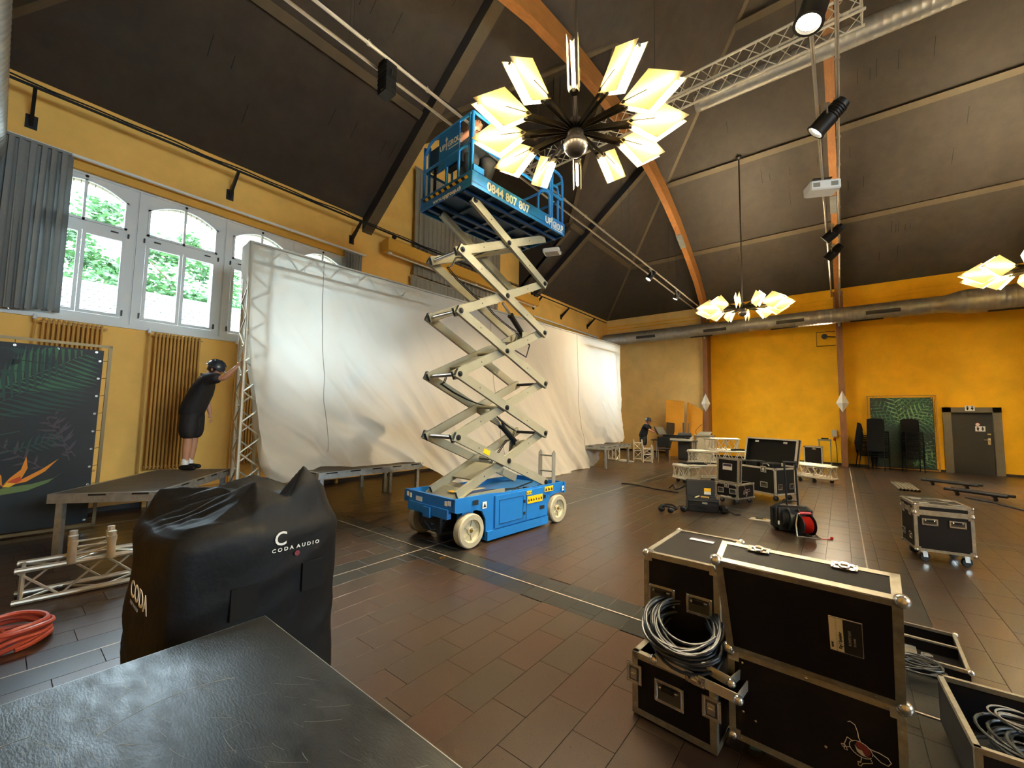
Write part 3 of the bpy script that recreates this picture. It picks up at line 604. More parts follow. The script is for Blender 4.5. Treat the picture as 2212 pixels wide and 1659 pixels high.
b = MB(); b.mm((-.14, 0, 0), (.14, 6.5, .30)); b.build('box', beam_y, t, smooth=False)
b = MB(); b.tube((0, .15, -.03), (0, 6.35, -.03), .019, 8); b.build('fluorescent_tube', mat('tube_off', '#cfcabb', .3), t)
b = MB()
for k in range(5): b.mm((-.04, .1+k*1.56, -.045), (.04, .18+k*1.56, .0))
b.build('tube_socket', white, t)
b = MB()
for k in range(4): b.tube((0, .25+k*2, .3), (0, .25+k*2, .45), .01, 6); b.mm((-.03, .2+k*2, .40), (.03, .3+k*2, .46))
b.build('hook', blk_m, t)
rad_m = mat('radiator_ochre_paint', '#c8974a', .45, var=.05)
def radiator(y0, y1, z0, z1, label, x=XL+.13):
    t = thing('column_radiator', label, 'radiator', (x, y0, z0), 0, 'tall ochre column radiators along the left wall'); n = int((y1-y0)/.05); h = z1-z0; f = None
    for i in range(n):
        y = .025+i*.05
        if f is None:
            b = MB()
            for dx in (-.035, .035): b.path([(dx, 0, .03), (dx, 0, .06), (dx, 0, h-.06), (dx, 0, h-.03)], [.012, .0165, .0165, .012], 7)
            b.path([(-.035, 0, .03), (0, 0, .008), (.035, 0, .03)], .017, 7); b.path([(-.035, 0, h-.03), (0, 0, h-.006), (.035, 0, h-.03)], .017, 7); f = b.build('column', rad_m, t); f.location = (0, y, 0)
        else: o = f.copy(); COL.objects.link(o); o.parent = t; o.location = (0, y, 0)
    b = MB(); b.tube((0, 0, .05), (0, y1-y0, .05), .014, 7); b.tube((0, 0, h-.05), (0, y1-y0, h-.05), .014, 7); b.build('header_pipe', rad_m, t)
    b = MB(); b.path([(0, 0, h-.05), (0, -.05, h-.05), (0, -.06, h-.3), (-.02, -.06, -z0+.1)], .012, 7); b.sph((0, -.055, h-.04), .025, 8, 6); b.build('supply_pipe', rad_m, t)
    b = MB(); b.lathe([(.022, 0), (.024, .05), (.016, .07)], (0, -.06, h-.02), n=10); b.build('valve', white, t); return t
radiator(.33, 1.02, .6, 2.88, 'tall ochre column radiator half hidden behind the dark jungle banner')
radiator(1.58, 2.26, .6, 2.88, 'tall ochre column radiator behind the person leaning on the screen')
radiator(2.85, 3.53, .6, 2.88, 'tall ochre column radiator behind the lattice tower of the white screen')
radiator(4.1, 4.8, .6, 2.88, 'ochre column radiator seen under the stage deck that carries the white cloth')
t = thing('pipe_boxing', 'ochre boxed shelf along the foot of the left wall under the radiators', 'pipe box', (XL+.0, .2, 0))
b = MB(); b.mm((.016, 0, .10), (.16, 5.0, .24)); b.build('box', rad_m, t, smooth=False); b = MB()
for k in range(5): b.mm((.016, .3+k*1.1, .0), (.12, .36+k*1.1, .10))
b.build('foot', rad_m, t)
# ---------------------------------------------------------------- outside
nt_ = thing('neighbour_house', 'pale tiled roof of the house seen through the windows', 'building', (-17.6, 0, 0))
b = MB(); b.mm((-3, -14, -.3), (0, 26, 3.3)); b.build('wall', mat('cream_render', (.1,.1,.1), .8), nt_)
b = MB(); rt = random.Random(2)
for r_ in range(17):
    z = 3.2+.155*r_; x = .35-.147*r_
    for k in range(-26, 60):
        a = k*.24+(.12 if r_ % 2 else 0); b.prism([(a, 0), (a+.234, 0), (a+.234, .17), (a+.2, .19), (a+.03, .19), (a, .17)], (x+rt.uniform(-.005, .005), 0, z), (0, 1, 0), (-.68, 0, .73), (.014, 0, .014))
o = b.build('roof_tile_field', mat('pale_roof_tile', (.05,.049,.05), .8, var=.2, vscale=3), nt_, smooth=False); o['kind'] = 'stuff'
b = MB(); b.tube((-2.25, -7, 5.82), (-2.25, 16, 5.82), .09, 8); b.build('ridge', mat('dark_ridge', (.02,.022,.025), .7), nt_)
b = MB(); b.mm((-2.4, 8.3, 4.4), (-1.0, 9.9, 6.9)); b.prism([(8.0, 6.9), (10.2, 6.9), (9.1, 7.7)], (-2.6, 0, 0), (0, 1, 0), (0, 0, 1), (2, 0, 0)); b.build('dormer', mat('slate_grey', (.04,.05,.055), .6), nt_, smooth=False)
leaf_m = mat('tree_leaf', (.030,.085,.022), .6, var=.35, vscale=1.2, trans=.3)
def tree(x, y, h, r, label):
    t = thing('leafy_tree', label, 'tree', (x, y, 0), 0, 'trees behind the neighbouring roof'); rr = random.Random(int(y*10)+7)
    b = MB(); b.path([(0, 0, 0), (.1, .1, h*.4), (0, .2, h*.75)], [.28, .2, .08], 8)
    for k in range(6): a = k*1.05; b.path([(0, .1, h*(.4+.05*k)), (cos(a)*r*.4, sin(a)*r*.4, h*(.55+.05*k)), (cos(a)*r*.8, sin(a)*r*.8, h*(.62+.05*k))], [.1, .06, .02], 5)
    b.build('trunk', mat('bark', '#4a3b2c', .9), t)
    b = MB(); cl = [(rr.uniform(-r, r)*.8, rr.uniform(-r, r)*.9, h*rr.uniform(.5, 1.0), rr.uniform(.4, 1.0)) for _ in range(56)]
    for c in cl:
        for _ in range(170):
            d = V((rr.gauss(0, 1), rr.gauss(0, 1), rr.gauss(0, .7))).normalized()*c[3]*rr.uniform(.5, 1.05); p = V(c[:3])+d
            u, v, n = frame_of(V((rr.gauss(0, 1), rr.gauss(0, 1), rr.gauss(0, 1)))); s = rr.uniform(.09, .17); b.add([p-u*s, p-v*s*.5, p+u*s, p+v*s*.5], [(0, 1, 2, 3)])
    o = b.build('foliage', leaf_m, t, smooth=False); o['kind'] = 'stuff'
tree(-24.5, .6, 10.2, 2.9, 'leafy green tree behind the neighbouring roof, seen through the first window')
tree(-25.5, 5.6, 9.8, 2.7, 'leafy green tree behind the neighbouring roof, seen through the second window')
tree(-27, -4.8, 9.8, 2.6, 'leafy green tree behind the neighbouring roof, mostly covered by the grey curtain')
b = MB(); b.mm((-60, -40, -.4), (XL-.5, 60, -.32)); struct(b, 'ground', mat('outside_ground', '#8f8b80', .9))
# ---------------------------------------------------------------- scissor lift
lift = thing('scissor_lift', 'blue scissor lift with raised khaki scissor arms standing in the middle of the hall', 'scissor lift', (-3.51, 3.66, 0), atan2(1.75, .13))
tyre_m = mat('grey_non_marking_tyre', '#a39c85', .65, var=.12, vscale=8); hub_m = mat('wheel_hub_cream', '#b8b092', .5, var=.1)
black_t = mat('sticker_black', '#121212', .5); white_t = mat('sticker_white', '#e9e6da', .5)
darkin = mat('lift_inner_dark', '#16191c', .6)
b = MB()                                                   # side plates with wheel cut-outs
side = [(-.26, .60), (-.26, .46), (-.20, .43), (.10, .43), (.20, .40), (.26, .30), (.27, .03), (1.50, .03), (1.53, .30), (1.58, .40), (1.70, .43), (1.93, .43), (1.93, .58), (.55, .58), (.35, .60)]
for y in (.03, .99): b.prism(side, (0, y, 0), (1, 0, 0), (0, 0, 1), (0, .03, 0))
b.mm((-.26, .0, .45), (-.22, 1.05, .60)); b.mm((-.28, .12, .36), (-.22, .93, .47)); b.mm((-.30, .44, .33), (-.24, .58, .45)); b.mm((1.90, .0, .42), (1.93, 1.05, .58))
b.mm((-.22, .06, .50), (1.9, .99, .52)); b.mm((.27, .03, .03), (1.5, .99, .06)); b.mm((.27, .0, .03), (1.50, .04, .14)); b.mm((.40, .0, .16), (1.46, .035, .56)); b.mm((.27, 1.0, .03), (1.5, 1.04, .14))
lb = b.build('chassis', blue, lift, smooth=False)
b = MB(); b.mm((.3, .1, .06), (1.48, .92, .5)); b.mm((-.2, .35, .14), (.25, .70, .40)); b.tube((0, .12, .2), (0, .93, .2), .04, 8); b.lathe([(.0001, -.09), (.09, -.09), (.11, 0), (.09, .09), (.0001, .09)], (-.1, .72, .24), (1, .3, 0), 14)
b.path([(-.15, .3, .3), (-.2, .5, .22), (-.12, .7, .33), (.0, .85, .25)], .012, 5); b.path([(-.12, .25, .2), (-.22, .5, .16), (-.2, .66, .24)], .01, 5); b.beam((-.1, .3, .17), (-.12, .8, .2), .02, .02)
for k in range(9): b.mm((.45+k*.15, .12, .52), (.53+k*.15, .12+.06+.03*(k % 3), .555))
b.path([(.2, .3, .53), (.6, .36, .56), (1.1, .3, .54), (1.6, .4, .57)], .012, 5); b.build('drive_unit', darkin, lift)
b = MB(); b.mm((.47, .030-.002, .20), (.93, .0-.004, .50)); b.build('side_door', blue, lift, smooth=False)
b = MB()
for (a, c, e, f) in ((.945, .98, .40, .44), (.945, .98, .24, .28), (1.38, 1.43, .40, .45), (1.30, 1.40, .26, .31), (.02, .10, .50, .56), (.47, .474, .2, .5), (.93, .934, .2, .5), (.47, .93, .497, .501), (.47, .93, .2, .204), (1.0, 1.003, .17, .55)): b.mm((a, -.007, e), (c, -.002, f))
b.build('slot', darkin, lift, smooth=False)
def stick(a, e, w, h, m=yel, marks=0, y=-.008):
    b = MB(); b.mm((a, y-.001, e), (a+w, y+.003, e+h)); o = b.build('sticker', m, lift, smooth=False)
    if marks:
        b = MB()
        for k in range(marks):
            x = a+w*(k+.5)/marks; s = min(w/marks, h)*.36; z = e+h/2
            if k % 2 == 0: b.prism([(x-s, z-s), (x+s, z-s), (x, z+s)], (0, y-.0025, 0), (1, 0, 0), (0, 0, 1), (0, .001, 0))
            else: b.mm((x-s*.8, y-.0025, z-s), (x-s*.1, y-.0015, z+s*.8)); b.mm((x+s*.1, y-.0025, z-s), (x+s*.8, y-.0015, z+s*.3))
        b.build('sticker_mark', black_t, o, smooth=False)
stick(1.02, .375, .33, .10, yel, 6); stick(1.0, .50, .11, .05, yel, 3); stick(1.40, .49, .20, .075, yel, 3); stick(.17, .44, .07, .08, white_t, 1); stick(1.83, .46, .05, .07, white_t, 1)
for y, z, w in ((.08, .52, .05), (.14, .51, .05), (.55, .40, .06), (.65, .49, .13), (.88, .51, .04), (.95, .52, .04)):
    b = MB(); b.mm((-.265, y, z), (-.258, y+w, z+.055)); b.build('sticker', white_t, lift, smooth=False)
def wheel(s, y, sg):
    w = bpy.data.objects.new('wheel', None)
    b = MB(); b.lathe([(.135, -.06), (.19, -.06), (.203, -.045), (.203, .045), (.19, .06), (.135, .06), (.135, -.06)], (0, 0, 0), (0, 1, 0), 32); w = b.build('wheel', tyre_m, lift); w.location = (s, y, .203)
    b = MB(); b.lathe([(.0001, .02), (.035, .045), (.045, .04), (.05, .015), (.115, .005), (.135, .035), (.142, .04), (.138, -.04)], (0, 0, 0), (0, sg, 0), 28)
    for k in range(5): a = k*1.2566; b.beam((cos(a)*.045, sg*.018, sin(a)*.045), (cos(a)*.12, sg*.012, sin(a)*.12), .018, .02, (0, 1, 0))
    b.build('hub', hub_m, w); b = MB(); b.lathe([(.0001, .055), (.018, .055), (.02, .03)], (0, 0, 0), (0, sg, 0), 10); b.build('axle_cap', mat('brass', '#a8842f'), w)
wheel(0, .045, -1); wheel(1.745, .045, -1); wheel(0, .99, 1); wheel(1.745, .99, 1)
for y in (.12, .9): b = MB(); b.mm((-.09, y-.05, .24), (.09, y+.05, .50)); b.build('wheel_fork', blue, lift)
# scissor arms
ZN = [.60, 1.31, 2.10, 2.90, 3.69, 4.42]; ZF = [.585, 1.325, 2.09, 2.885, 3.665, 4.42]
SN = [.02, -.09, -.09, -.10, -.10, .10]; SF = [1.66, 1.64, 1.63, 1.60, 1.59, 1.62]
aw, ah = .045, .115
def bolt(p, sg): b = MB(); b.lathe([(.0001, 0), (.018, 0), (.018, .012), (.036, .012), (.036, 0)] if 0 else [(.036, 0), (.036, .01), (.02, .01), (.02, .026), (.0001, .028)], p, (0, sg, 0), 12); return b.build('pin_bolt', blk_m, lift)
for yo, yi, sg in ((.20, .262, -1), (.85, .788, 1)):
    for k in range(5):
        A = (V((SN[k], 0, ZN[k])), V((SF[k+1], 0, ZF[k+1]))); B = (V((SF[k], 0, ZF[k])), V((SN[k+1], 0, ZN[k+1])))
        for (p, q), y in ((A, yi), (B, yo)):
            d = (q-p).normalized()*.05; b = MB(); P = V((0, y+sg*-.0, 0)); b.beam(p-d+P, q+d+P, aw, ah, (0, 1, 0) if 0 else (0, 0, 1), 0)
            for s_ in (.25, .8): c = p.lerp(q, s_)+P; b.lathe([(.010, 0), (.0001, .001)], c+V((0, sg*(aw/2+.0005), 0)), (0, sg, 0), 8, mi=1)
            for e_, dd in ((p-d, -1), (q+d, 1)): c = e_+P; b.beam(c, c+(q-p).normalized()*.002*dd, aw*.8, ah*.82, (0, 0, 1), 1)
            b.build('scissor_arm', [khaki, darkin], lift, smooth=False)
        c = A[0].lerp(A[1], .5); bolt(c+V((0, yo+sg*.023, 0)), sg)
        for p in (B[1], B[0]): bolt(p+V((0, yo+sg*.023, 0)), sg)
for k in range(1, 5):
    b = MB(); b.tube((SN[k], .18, ZN[k]), (SN[k], .87, ZN[k]), .028, 12); b.build('cross_shaft', chrome, lift)
    b = MB(); b.tube((SF[k], .18, ZF[k]), (SF[k], .87, ZF[k]), .022, 12); b.build('cross_shaft', darkin, lift)
for k in range(5): c = V((SN[k]+SF[k+1], 0, ZN[k]+ZF[k+1]))/2; b = MB(); b.tube((c.x, .22, c.z), (c.x, .83, c.z), .028, 10); b.build('cross_shaft', khaki, lift)
for k in (0, 2, 3): # cross plates between the inner arms
    p = V((SN[k], 0, ZN[k])); q = V((SF[k+1], 0, ZF[k+1])); b = MB(); b.beam(p.lerp(q, .18)+V((0, .52, 0)), p.lerp(q, .42)+V((0, .52, 0)), .48, .02); b.build('cross_plate', khaki, lift, smooth=False)
for p, q in (((.80, .5, 1.60), (1.34, .5, 1.16)), ((.98, .5, 3.28), (1.46, .5, 2.86))):
    p, q = V(p), V(q); b = MB(); b.tube(p.lerp(q, .35), q, .042, 14); b.tube(p.lerp(q, .35), p.lerp(q, .40), .05, 14); cy = b.build('hydraulic_cylinder', blk, lift); b = MB(); b.tube(p, p.lerp(q, .4), .022, 10); b.build('piston_rod', chrome, cy)
    b = MB(); b.prism([(q.x-.1, q.z-.12), (q.x+.14, q.z-.06), (q.x+.12, q.z+.06), (q.x-.08, q.z+.04)], (0, .44, 0), (1, 0, 0), (0, 0, 1), (0, .012, 0)); b.prism([(q.x-.1, q.z-.12), (q.x+.14, q.z-.06), (q.x+.12, q.z+.06), (q.x-.08, q.z+.04)], (0, .56, 0), (1, 0, 0), (0, 0, 1), (0, .012, 0)); b.build('cylinder_bracket', khaki, lift, smooth=False)
b = MB(); z = [(.5, .56), (1.3, 1.2), (1.5, 1.35), (.9, 1.72), (.0, 2.0), (.1, 2.15), (.8, 2.52), (1.55, 2.8), (1.5, 2.95), (.8, 3.25), (.05, 3.62), (.2, 3.8), (.8, 4.1), (1.3, 4.35)]
for dy in (0, .03):
    pts = []
    for (a, c), (a2, c2) in zip(z, z[1:]):
        for q in range(4): pts.append((a+(a2-a)*q/4, .66+dy+.01*sin(q*2+a), c+(c2-c)*q/4-.05*sin(pi*q/4)))
    b.path(pts, .007, 5)
b.path([(1.25, .45, 2.86), (1.5, .4, 2.7), (1.42, .4, 2.5), (1.2, .5, 2.62)], .012, 5); b.build('hydraulic_hose', blk, lift)
for k, s_ in ((0, .3), (0, .72)):
    p = V((SF[0], 0, ZF[0])); q = V((SN[1], 0, ZN[1])); d = (q-p).normalized(); c = p.lerp(q, s_ if s_ > .5 else .3); b = MB()
    n_ = V((d.z, 0, -d.x)); b.prism([(-.06, -.03), (.06, -.03), (.06, .03), (-.06, .03)], V((0, .20-.0255, 0))+c, -d, n_ if n_.z > 0 else -n_, (0, .002, 0))
    if s_ > .5: o = b.build('sticker', yel, lift, smooth=False)
b = MB(); b.prism([(.75, .60), (.16, .60), (-.05, .56), (-.12, .50), (-.12, .46), (.3, .46), (.75, .52)], (0, .17, 0), (1, 0, 0), (0, 0, 1), (0, .02, 0)); b.prism([(.4, .62), (.1, .64), (-.05, .56), (-.05, .50), (.4, .5)], (0, .86, 0), (1, 0, 0), (0, 0, 1), (0, .02, 0)); b.add([(-.12, .17, .50), (-.12, .88, .50), (.16, .88, .64), (.16, .17, .64), (.4, .17, .64), (.4, .88, .64)], [(0, 1, 2, 3), (3, 2, 5, 4)]); b.build('arm_base_plate', khaki, lift, smooth=False)
b = MB(); b.mm((.02, .38, .60), (.10, .50, .606)); ob = b.build('sticker', yel, lift, smooth=False)
b = MB()
for y in (.10, .36): b.prism([(1.72, .57), (1.80, .57), (1.80, 1.02), (1.77, 1.06), (1.72, 1.02)], (0, y, 0), (1, 0, 0), (0, 0, 1), (0, .012, 0))
b.tube((1.75, .10, .98), (1.75, .37, .98), .013, 7); b.tube((1.75, .10, .74), (1.75, .37, .74), .013, 7); b.build('entry_ladder', mat('ladder_grey', '#8b8a80', .5, .3), lift)
# platform
pf = thing('platform', None, None); pf.parent = lift
PS0, PS1, PY0, PY1, PZ0, PZ1, PR = -.13, 1.86, -.0, 1.10, 4.47, 4.67, 5.47
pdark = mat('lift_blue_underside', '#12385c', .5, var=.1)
b = MB(); b.mm((PS0, PY0, PZ0), (PS1, PY0+.012, PZ1)); b.mm((PS0, PY0, PZ0), (PS0+.012, PY1, PZ1)); b.mm((PS1-.012, PY0, PZ0), (PS1, PY1, PZ1)); b.mm((PS0, PY1-.012, PZ0), (PS1, PY1, PZ1)); b.mm((PS0+.02, PY0-.012, PZ1), (PS0+.2, PY0+.004, PZ1+.08)); b.build('fascia', blue, pf, smooth=False)
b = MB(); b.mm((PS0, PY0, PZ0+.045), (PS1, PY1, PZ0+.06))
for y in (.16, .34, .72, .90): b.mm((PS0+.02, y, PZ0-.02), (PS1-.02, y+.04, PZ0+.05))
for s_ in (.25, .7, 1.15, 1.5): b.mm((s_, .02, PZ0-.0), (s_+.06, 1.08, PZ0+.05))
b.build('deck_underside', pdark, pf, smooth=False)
b = MB(); 
def rl(*p): b.path(p, .020, 8)
e = .03
rl((PS0+e, PY0+e, PZ0+.02), (PS0+e, PY0+e, PR)); rl((PS0+e, PY0+e+.05, PZ1), (PS0+e, PY0+e+.05, PR)); b.build('rail_post', blue, pf)
for s_, y in ((PS0+e, PY1-e), (PS0+e+.04, PY1-e-.06), (PS1-e, PY1-e), (PS1-.34, PY0+e), (PS1-.30, PY0+e), (.85, PY1-e), (.4, PY1-e)):
    b = MB(); rl((s_, y, PZ1-.02), (s_, y, PR-.04)); b.build('rail_post', blue, pf)
b = MB(); rl((PS0+e, PY0+e, PR), (PS1-.15, PY0+e, PR), (PS1-.06, PY0+e, PR-.03), (PS1-e, PY0+e, PR-.11), (PS1-e, PY0+e, PZ1-.05)); b.build('top_rail', blue, pf)
b = MB(); rl((PS0+e, PY0+e, 5.07), (PS1-e, PY0+e, 5.07)); b.build('mid_rail', blue, pf)
b = MB(); rl((PS0+e, PY0+e, PR), (PS0+e, .86, PR-.0), (PS0+e, .96, PR-.03), (PS0+e, PY1-e-.02, PR-.15)); b.build('top_rail', blue, pf)
b = MB(); rl((PS0+e, PY0+e, 5.07), (PS0+e, PY1-e, 5.07)); b.build('mid_rail', blue, pf)
b = MB(); rl((PS0+e, PY1-e, PR-.06), (PS1-e, PY1-e, PR-.06)); b.build('top_rail', blue, pf)
b = MB(); rl((PS0+e, PY1-e, 5.07), (PS1-e, PY1-e, 5.07)); b.build('mid_rail', blue, pf)
b = MB(); rl((PS1-e, PY0+e, 5.07), (PS1-e, PY1-e, 5.07)); rl((PS1-e, PY0+e, PR-.1), (PS1-e, PY1-e, PR-.1)); b.build('end_rail', blue, pf)
for y in (.30, .55): b = MB(); rl((PS0+e, y, PZ1-.02), (PS0+e, y, 5.07)); b.build('rail_post', blue, pf)
b = MB(); rl((PS1-.64, PY0+e, PZ1), (PS1-.64, PY0+e, 4.9), (PS1-.58, PY0+e, 5.0), (PS1-.48, PY0+e, 5.04), (PS1-.40, PY0+e, 5.04), (PS1-.36, PY0+e, 5.0), (PS1-.36, PY0+e, PZ1)); b.build('gate_loop', blue, pf)
b = MB(); rl((PS1-.30, PY0+.08, PZ1), (PS1-.30, PY0+.08, 5.2), (PS1-.24, PY0+.08, 5.27), (PS1-.1, PY0+.08, 5.27), (PS1-.08, PY0+.08, 5.2), (PS1-.08, PY0+.08, PZ1)); b.build('gate_loop', blue, pf)
b = MB(); b.mm((PS0+.015, .28, 4.93), (PS0+.03, .72, PR-.01)); b.build('sign_panel', blue, pf, smooth=False)
b = MB(); b.mm((PS0+.06, .78, 5.05), (PS0+.16, .98, 5.36)); b.build('control_box', pdark, pf, smooth=False)
b = MB(); b.mm((PS0+.05, .86, 4.67), (PS0+.09, .88, 5.1)); b.build('control_cable', blk, pf); b = MB(); b.mm((PS0+.05, .26, 4.92), (PS0+.14, .62, 5.06)); b.build('document_box', blk, pf, smooth=False)
X = (PS0-.0015, 0, 0)
text_mesh('panel_lettering', 'UP', .105, white_t, pf, (PS0+.0135, .700, 5.20), (0, -1, 0), (0, 0, 1), bold=.003)
text_mesh('panel_lettering', 'GROUP', .105, white_t, pf, (PS0+.0135, .525, 5.20), (0, -1, 0), (0, 0, 1), bold=.003, sx=.88)
b = MB(); b.prism([(.560, 5.17), (.540, 5.17), (.540, 5.31), (.520, 5.31), (.550, 5.36), (.580, 5.31), (.560, 5.31)], (PS0+.012, 0, 0), (0, 1, 0), (0, 0, 1), (.002, 0, 0)); b.mm((PS0+.012, .30, 5.155), (PS0+.0135, .50, 5.170)); b.build('arrow_logo', white_t, pf, smooth=False)
text_mesh('web_address', 'www.upgroup.ch', .085, white_t, pf, (PS0-.001, .80, PZ0+.015), (0, -1, 0), (0, 0, 1), bold=.002, sx=1.02)
b = MB(); n_ = 16; w_ = .96/n_
for k in range(n_): y = .06+k*w_; b.prism([(y, 0), (y+w_, 0), (y+w_+.04, .05), (y+.04, .05)], (PS0-.001, 0, PZ0+.115), (0, 1, 0), (0, 0, 1), (.002, 0, 0), mi=k % 2)
b.build('hazard_tape', [yel, black_t], pf, smooth=False)
text_mesh('phone_number', '0844 807 807', .165, white_t, pf, (PS0+.27, PY0-.001, PZ0+.045), (1, 0, 0), (0, 0, 1), bold=.005, sx=.92)
text_mesh('side_lettering', 'UP', .14, white_t, pf, (1.36, PY0-.001, PZ0+.06), (1, 0, 0), (0, 0, 1), bold=.005, sx=.88)
text_mesh('side_lettering', 'GROUP', .14, white_t, pf, (1.55, PY0-.001, PZ0+.05), (1, 0, 0), (0, 0, 1), bold=.005, sx=.56)
b = MB(); b.prism([(1.515, .02), (1.535, .02), (1.535, .155), (1.555, .155), (1.525, .20), (1.495, .155), (1.515, .155)], (0, PY0-.0015, PZ0), (1, 0, 0), (0, 0, 1), (0, .002, 0)); b.mm((1.56, PY0-.0015, PZ0+.025), (1.80, PY0, PZ0+.036)); b.build('arrow_logo', white_t, pf, smooth=False)
# ---------------------------------------------------------------- screen: truss frame and cloth
scr = thing('screen_frame', 'large rectangular aluminium truss frame standing behind the white cloth', 'truss frame', (0, 0, 0))
P0, P1 = V((-7.38, 2.36, 0)), V((-6.62, 14.6, 0)); ZT = 4.12
SD = (P1-P0).normalized(); SN_ = V((SD.y, -SD.x, 0))
truss(scr, P0+SD*.17, P0+SD*.17+V((0, 0, ZT+.15)), .29, .025, SN_, .5, rb=.013, out=.016)
truss(scr, P1-SD*.17, P1-SD*.17+V((0, 0, ZT+.15)), .29, .025, SN_, .5, rb=.013, out=.016)
mid = P0.lerp(P1, .385); truss(scr, mid, mid+V((0, 0, ZT-.15)), .29, .025, SN_, .5, rb=.013, out=.016)
truss(scr, P0+V((0, 0, ZT)), P1+V((0, 0, ZT)), .29, .025, (0, 0, 1), .5, rb=.013, out=.016)
for p in (P0+SD*.17, mid, P1-SD*.17): b = MB(); b.beam(p-SN_*.28, p+SN_*.28, .5, .012, (0, 0, 1)); o = b.build('base_plate', steel, scr); o.location = (0, 0, .008)
cloth_m = mat('white_stage_cloth', '#ebe6d8', .85, trans=.50, bump=.25, bscale=220)
def interp(tab, s):
    for a, c in zip(tab, tab[1:]):
        if a[0] <= s <= c[0]:
            k = (s-a[0])/(c[0]-a[0]); k = k*k*(3-2*k)*.5+k*.5; return [x+(y-x)*k for x, y in zip(a[1:], c[1:])]
    return list(tab[-1][1:])
Ls = (P1-P0).length
# bottom line: s along the screen -> x, y, z of the hem, billow
HEM = [(-.45, -7.5, 2.9, .6, 0.1), (0, -6.95, 2.75, .42, .25), (.9, -6.62, 3.35, .72, .35), (1.6, -6.38, 3.75, .70, .45), (2.6, -6.30, 4.9, .70, .42), (3.0, -6.25, 5.35, .52, .38), (3.8, -6.30, 6.3, .06, .3), (5.2, -6.15, 7.7, .01, .3), (6.8, -5.95, 9.2, .01, .3), (8.2, -6.05, 10.4, .01, .25), (9.8, -6.3, 12.15, .01, .2), (10.25, -6.32, 12.55, .30, .15), (10.7, -6.28, 12.95, .70, .12), (12.26, -6.25, 14.45, .70, .08), (12.5, -6.3, 14.6, .66, .05)]
NU, NV = 560, 110; s0, s1 = -.42, Ls+.03; vs = []
for i in range(NU+1):
    s = s0+(s1-s0)*i/NU; hx, hy, hz, bl = interp(HEM, min(max(s, -.42), 12.45))
    if s < 0: T = P0+SN_*.165+SN_*(s) ; T = P0-SD*.0+SN_*(.17+s)
    else: T = P0+SD*s+SN_*.165
    if s > Ls: T = P1+SN_*.165
    for j in range(NV+1):
        v = j/NV; top = V((T.x, T.y, ZT+.17)); e = v**2.1
        bx = hx; by = hy
        x = top.x+(bx-top.x)*e; y = top.y+(by-top.y)*(v**1.9); zz = top.z+(hz-top.z)*(v if bl < .2 else (v*(1+.10*bl*sin(pi*v))))
        if hz < .05 and v > .965: zz = hz+.02*(1-v)/.035
        # folds: fan lines that drop from the top corners towards the hem
        q = s-2.6*v**1.6; amp = (.004+.085*v**1.5)*(1-.5*max(0, (s-9)/4))
        fold = amp*(sin(q*5.1+.6*noise.noise(V((s*.7, v*2, 0))))*.55+sin(q*2.7+1.7)*.7+.35*sin(q*11+3*noise.noise(V((s, v*3, 4))))+.6*noise.noise(V((q*2.2, v*2.2, 7.1))))
        if s > 8.5: fold += .028*v**.6*sin(s*9+2*noise.noise(V((s*2, v, 1))))
        cr = 1-abs(noise.noise(V((q*1.9+3, v*1.6, 5.5))))*3.2; fold += .035*v**1.1*max(0, cr)**2+.014*v*noise.noise(V((q*9, v*11+s, 2.2)))
        if s < 0: x += 0; y -= fold*.5+.01; 
        else: p = V((x, y, 0))+SN_*(fold*(1 if v > .02 else .2)+.015); x, y = p.x, p.y
        if 1.0 < s < 2.75 and v > .9: zz = max(zz, .69)
        vs.append((x, y, max(zz, .012)))
b = MB(); b.add(vs, [(i*(NV+1)+j, (i+1)*(NV+1)+j, (i+1)*(NV+1)+j+1, i*(NV+1)+j+1) for i in range(NU) for j in range(NV)])
ct = thing('stage_cloth', 'huge white translucent cloth hung over the truss frame and dragging on decks and floor', 'cloth', (0, 0, 0))
b.build('cloth_sheet', cloth_m, ct, ang=80)
seam = mat('cloth_seam', '#a9a294', .8)
for s in (1.15, 5.35, 9.3):
    i = round((s-s0)/(s1-s0)*NU); b = MB(); pts = [V(vs[i*(NV+1)+j])+SN_*.008 for j in range(0, NV-6, 2)]; b.path(pts, .006, 5); b.build('seam', seam, ct)
b = MB(); i0 = round((0-s0)/(s1-s0)*NU); b.path([V(vs[i*(NV+1)+1])+SN_*.004 for i in range(i0, NU, 3)], .008, 5); b.build('top_hem', seam, ct)
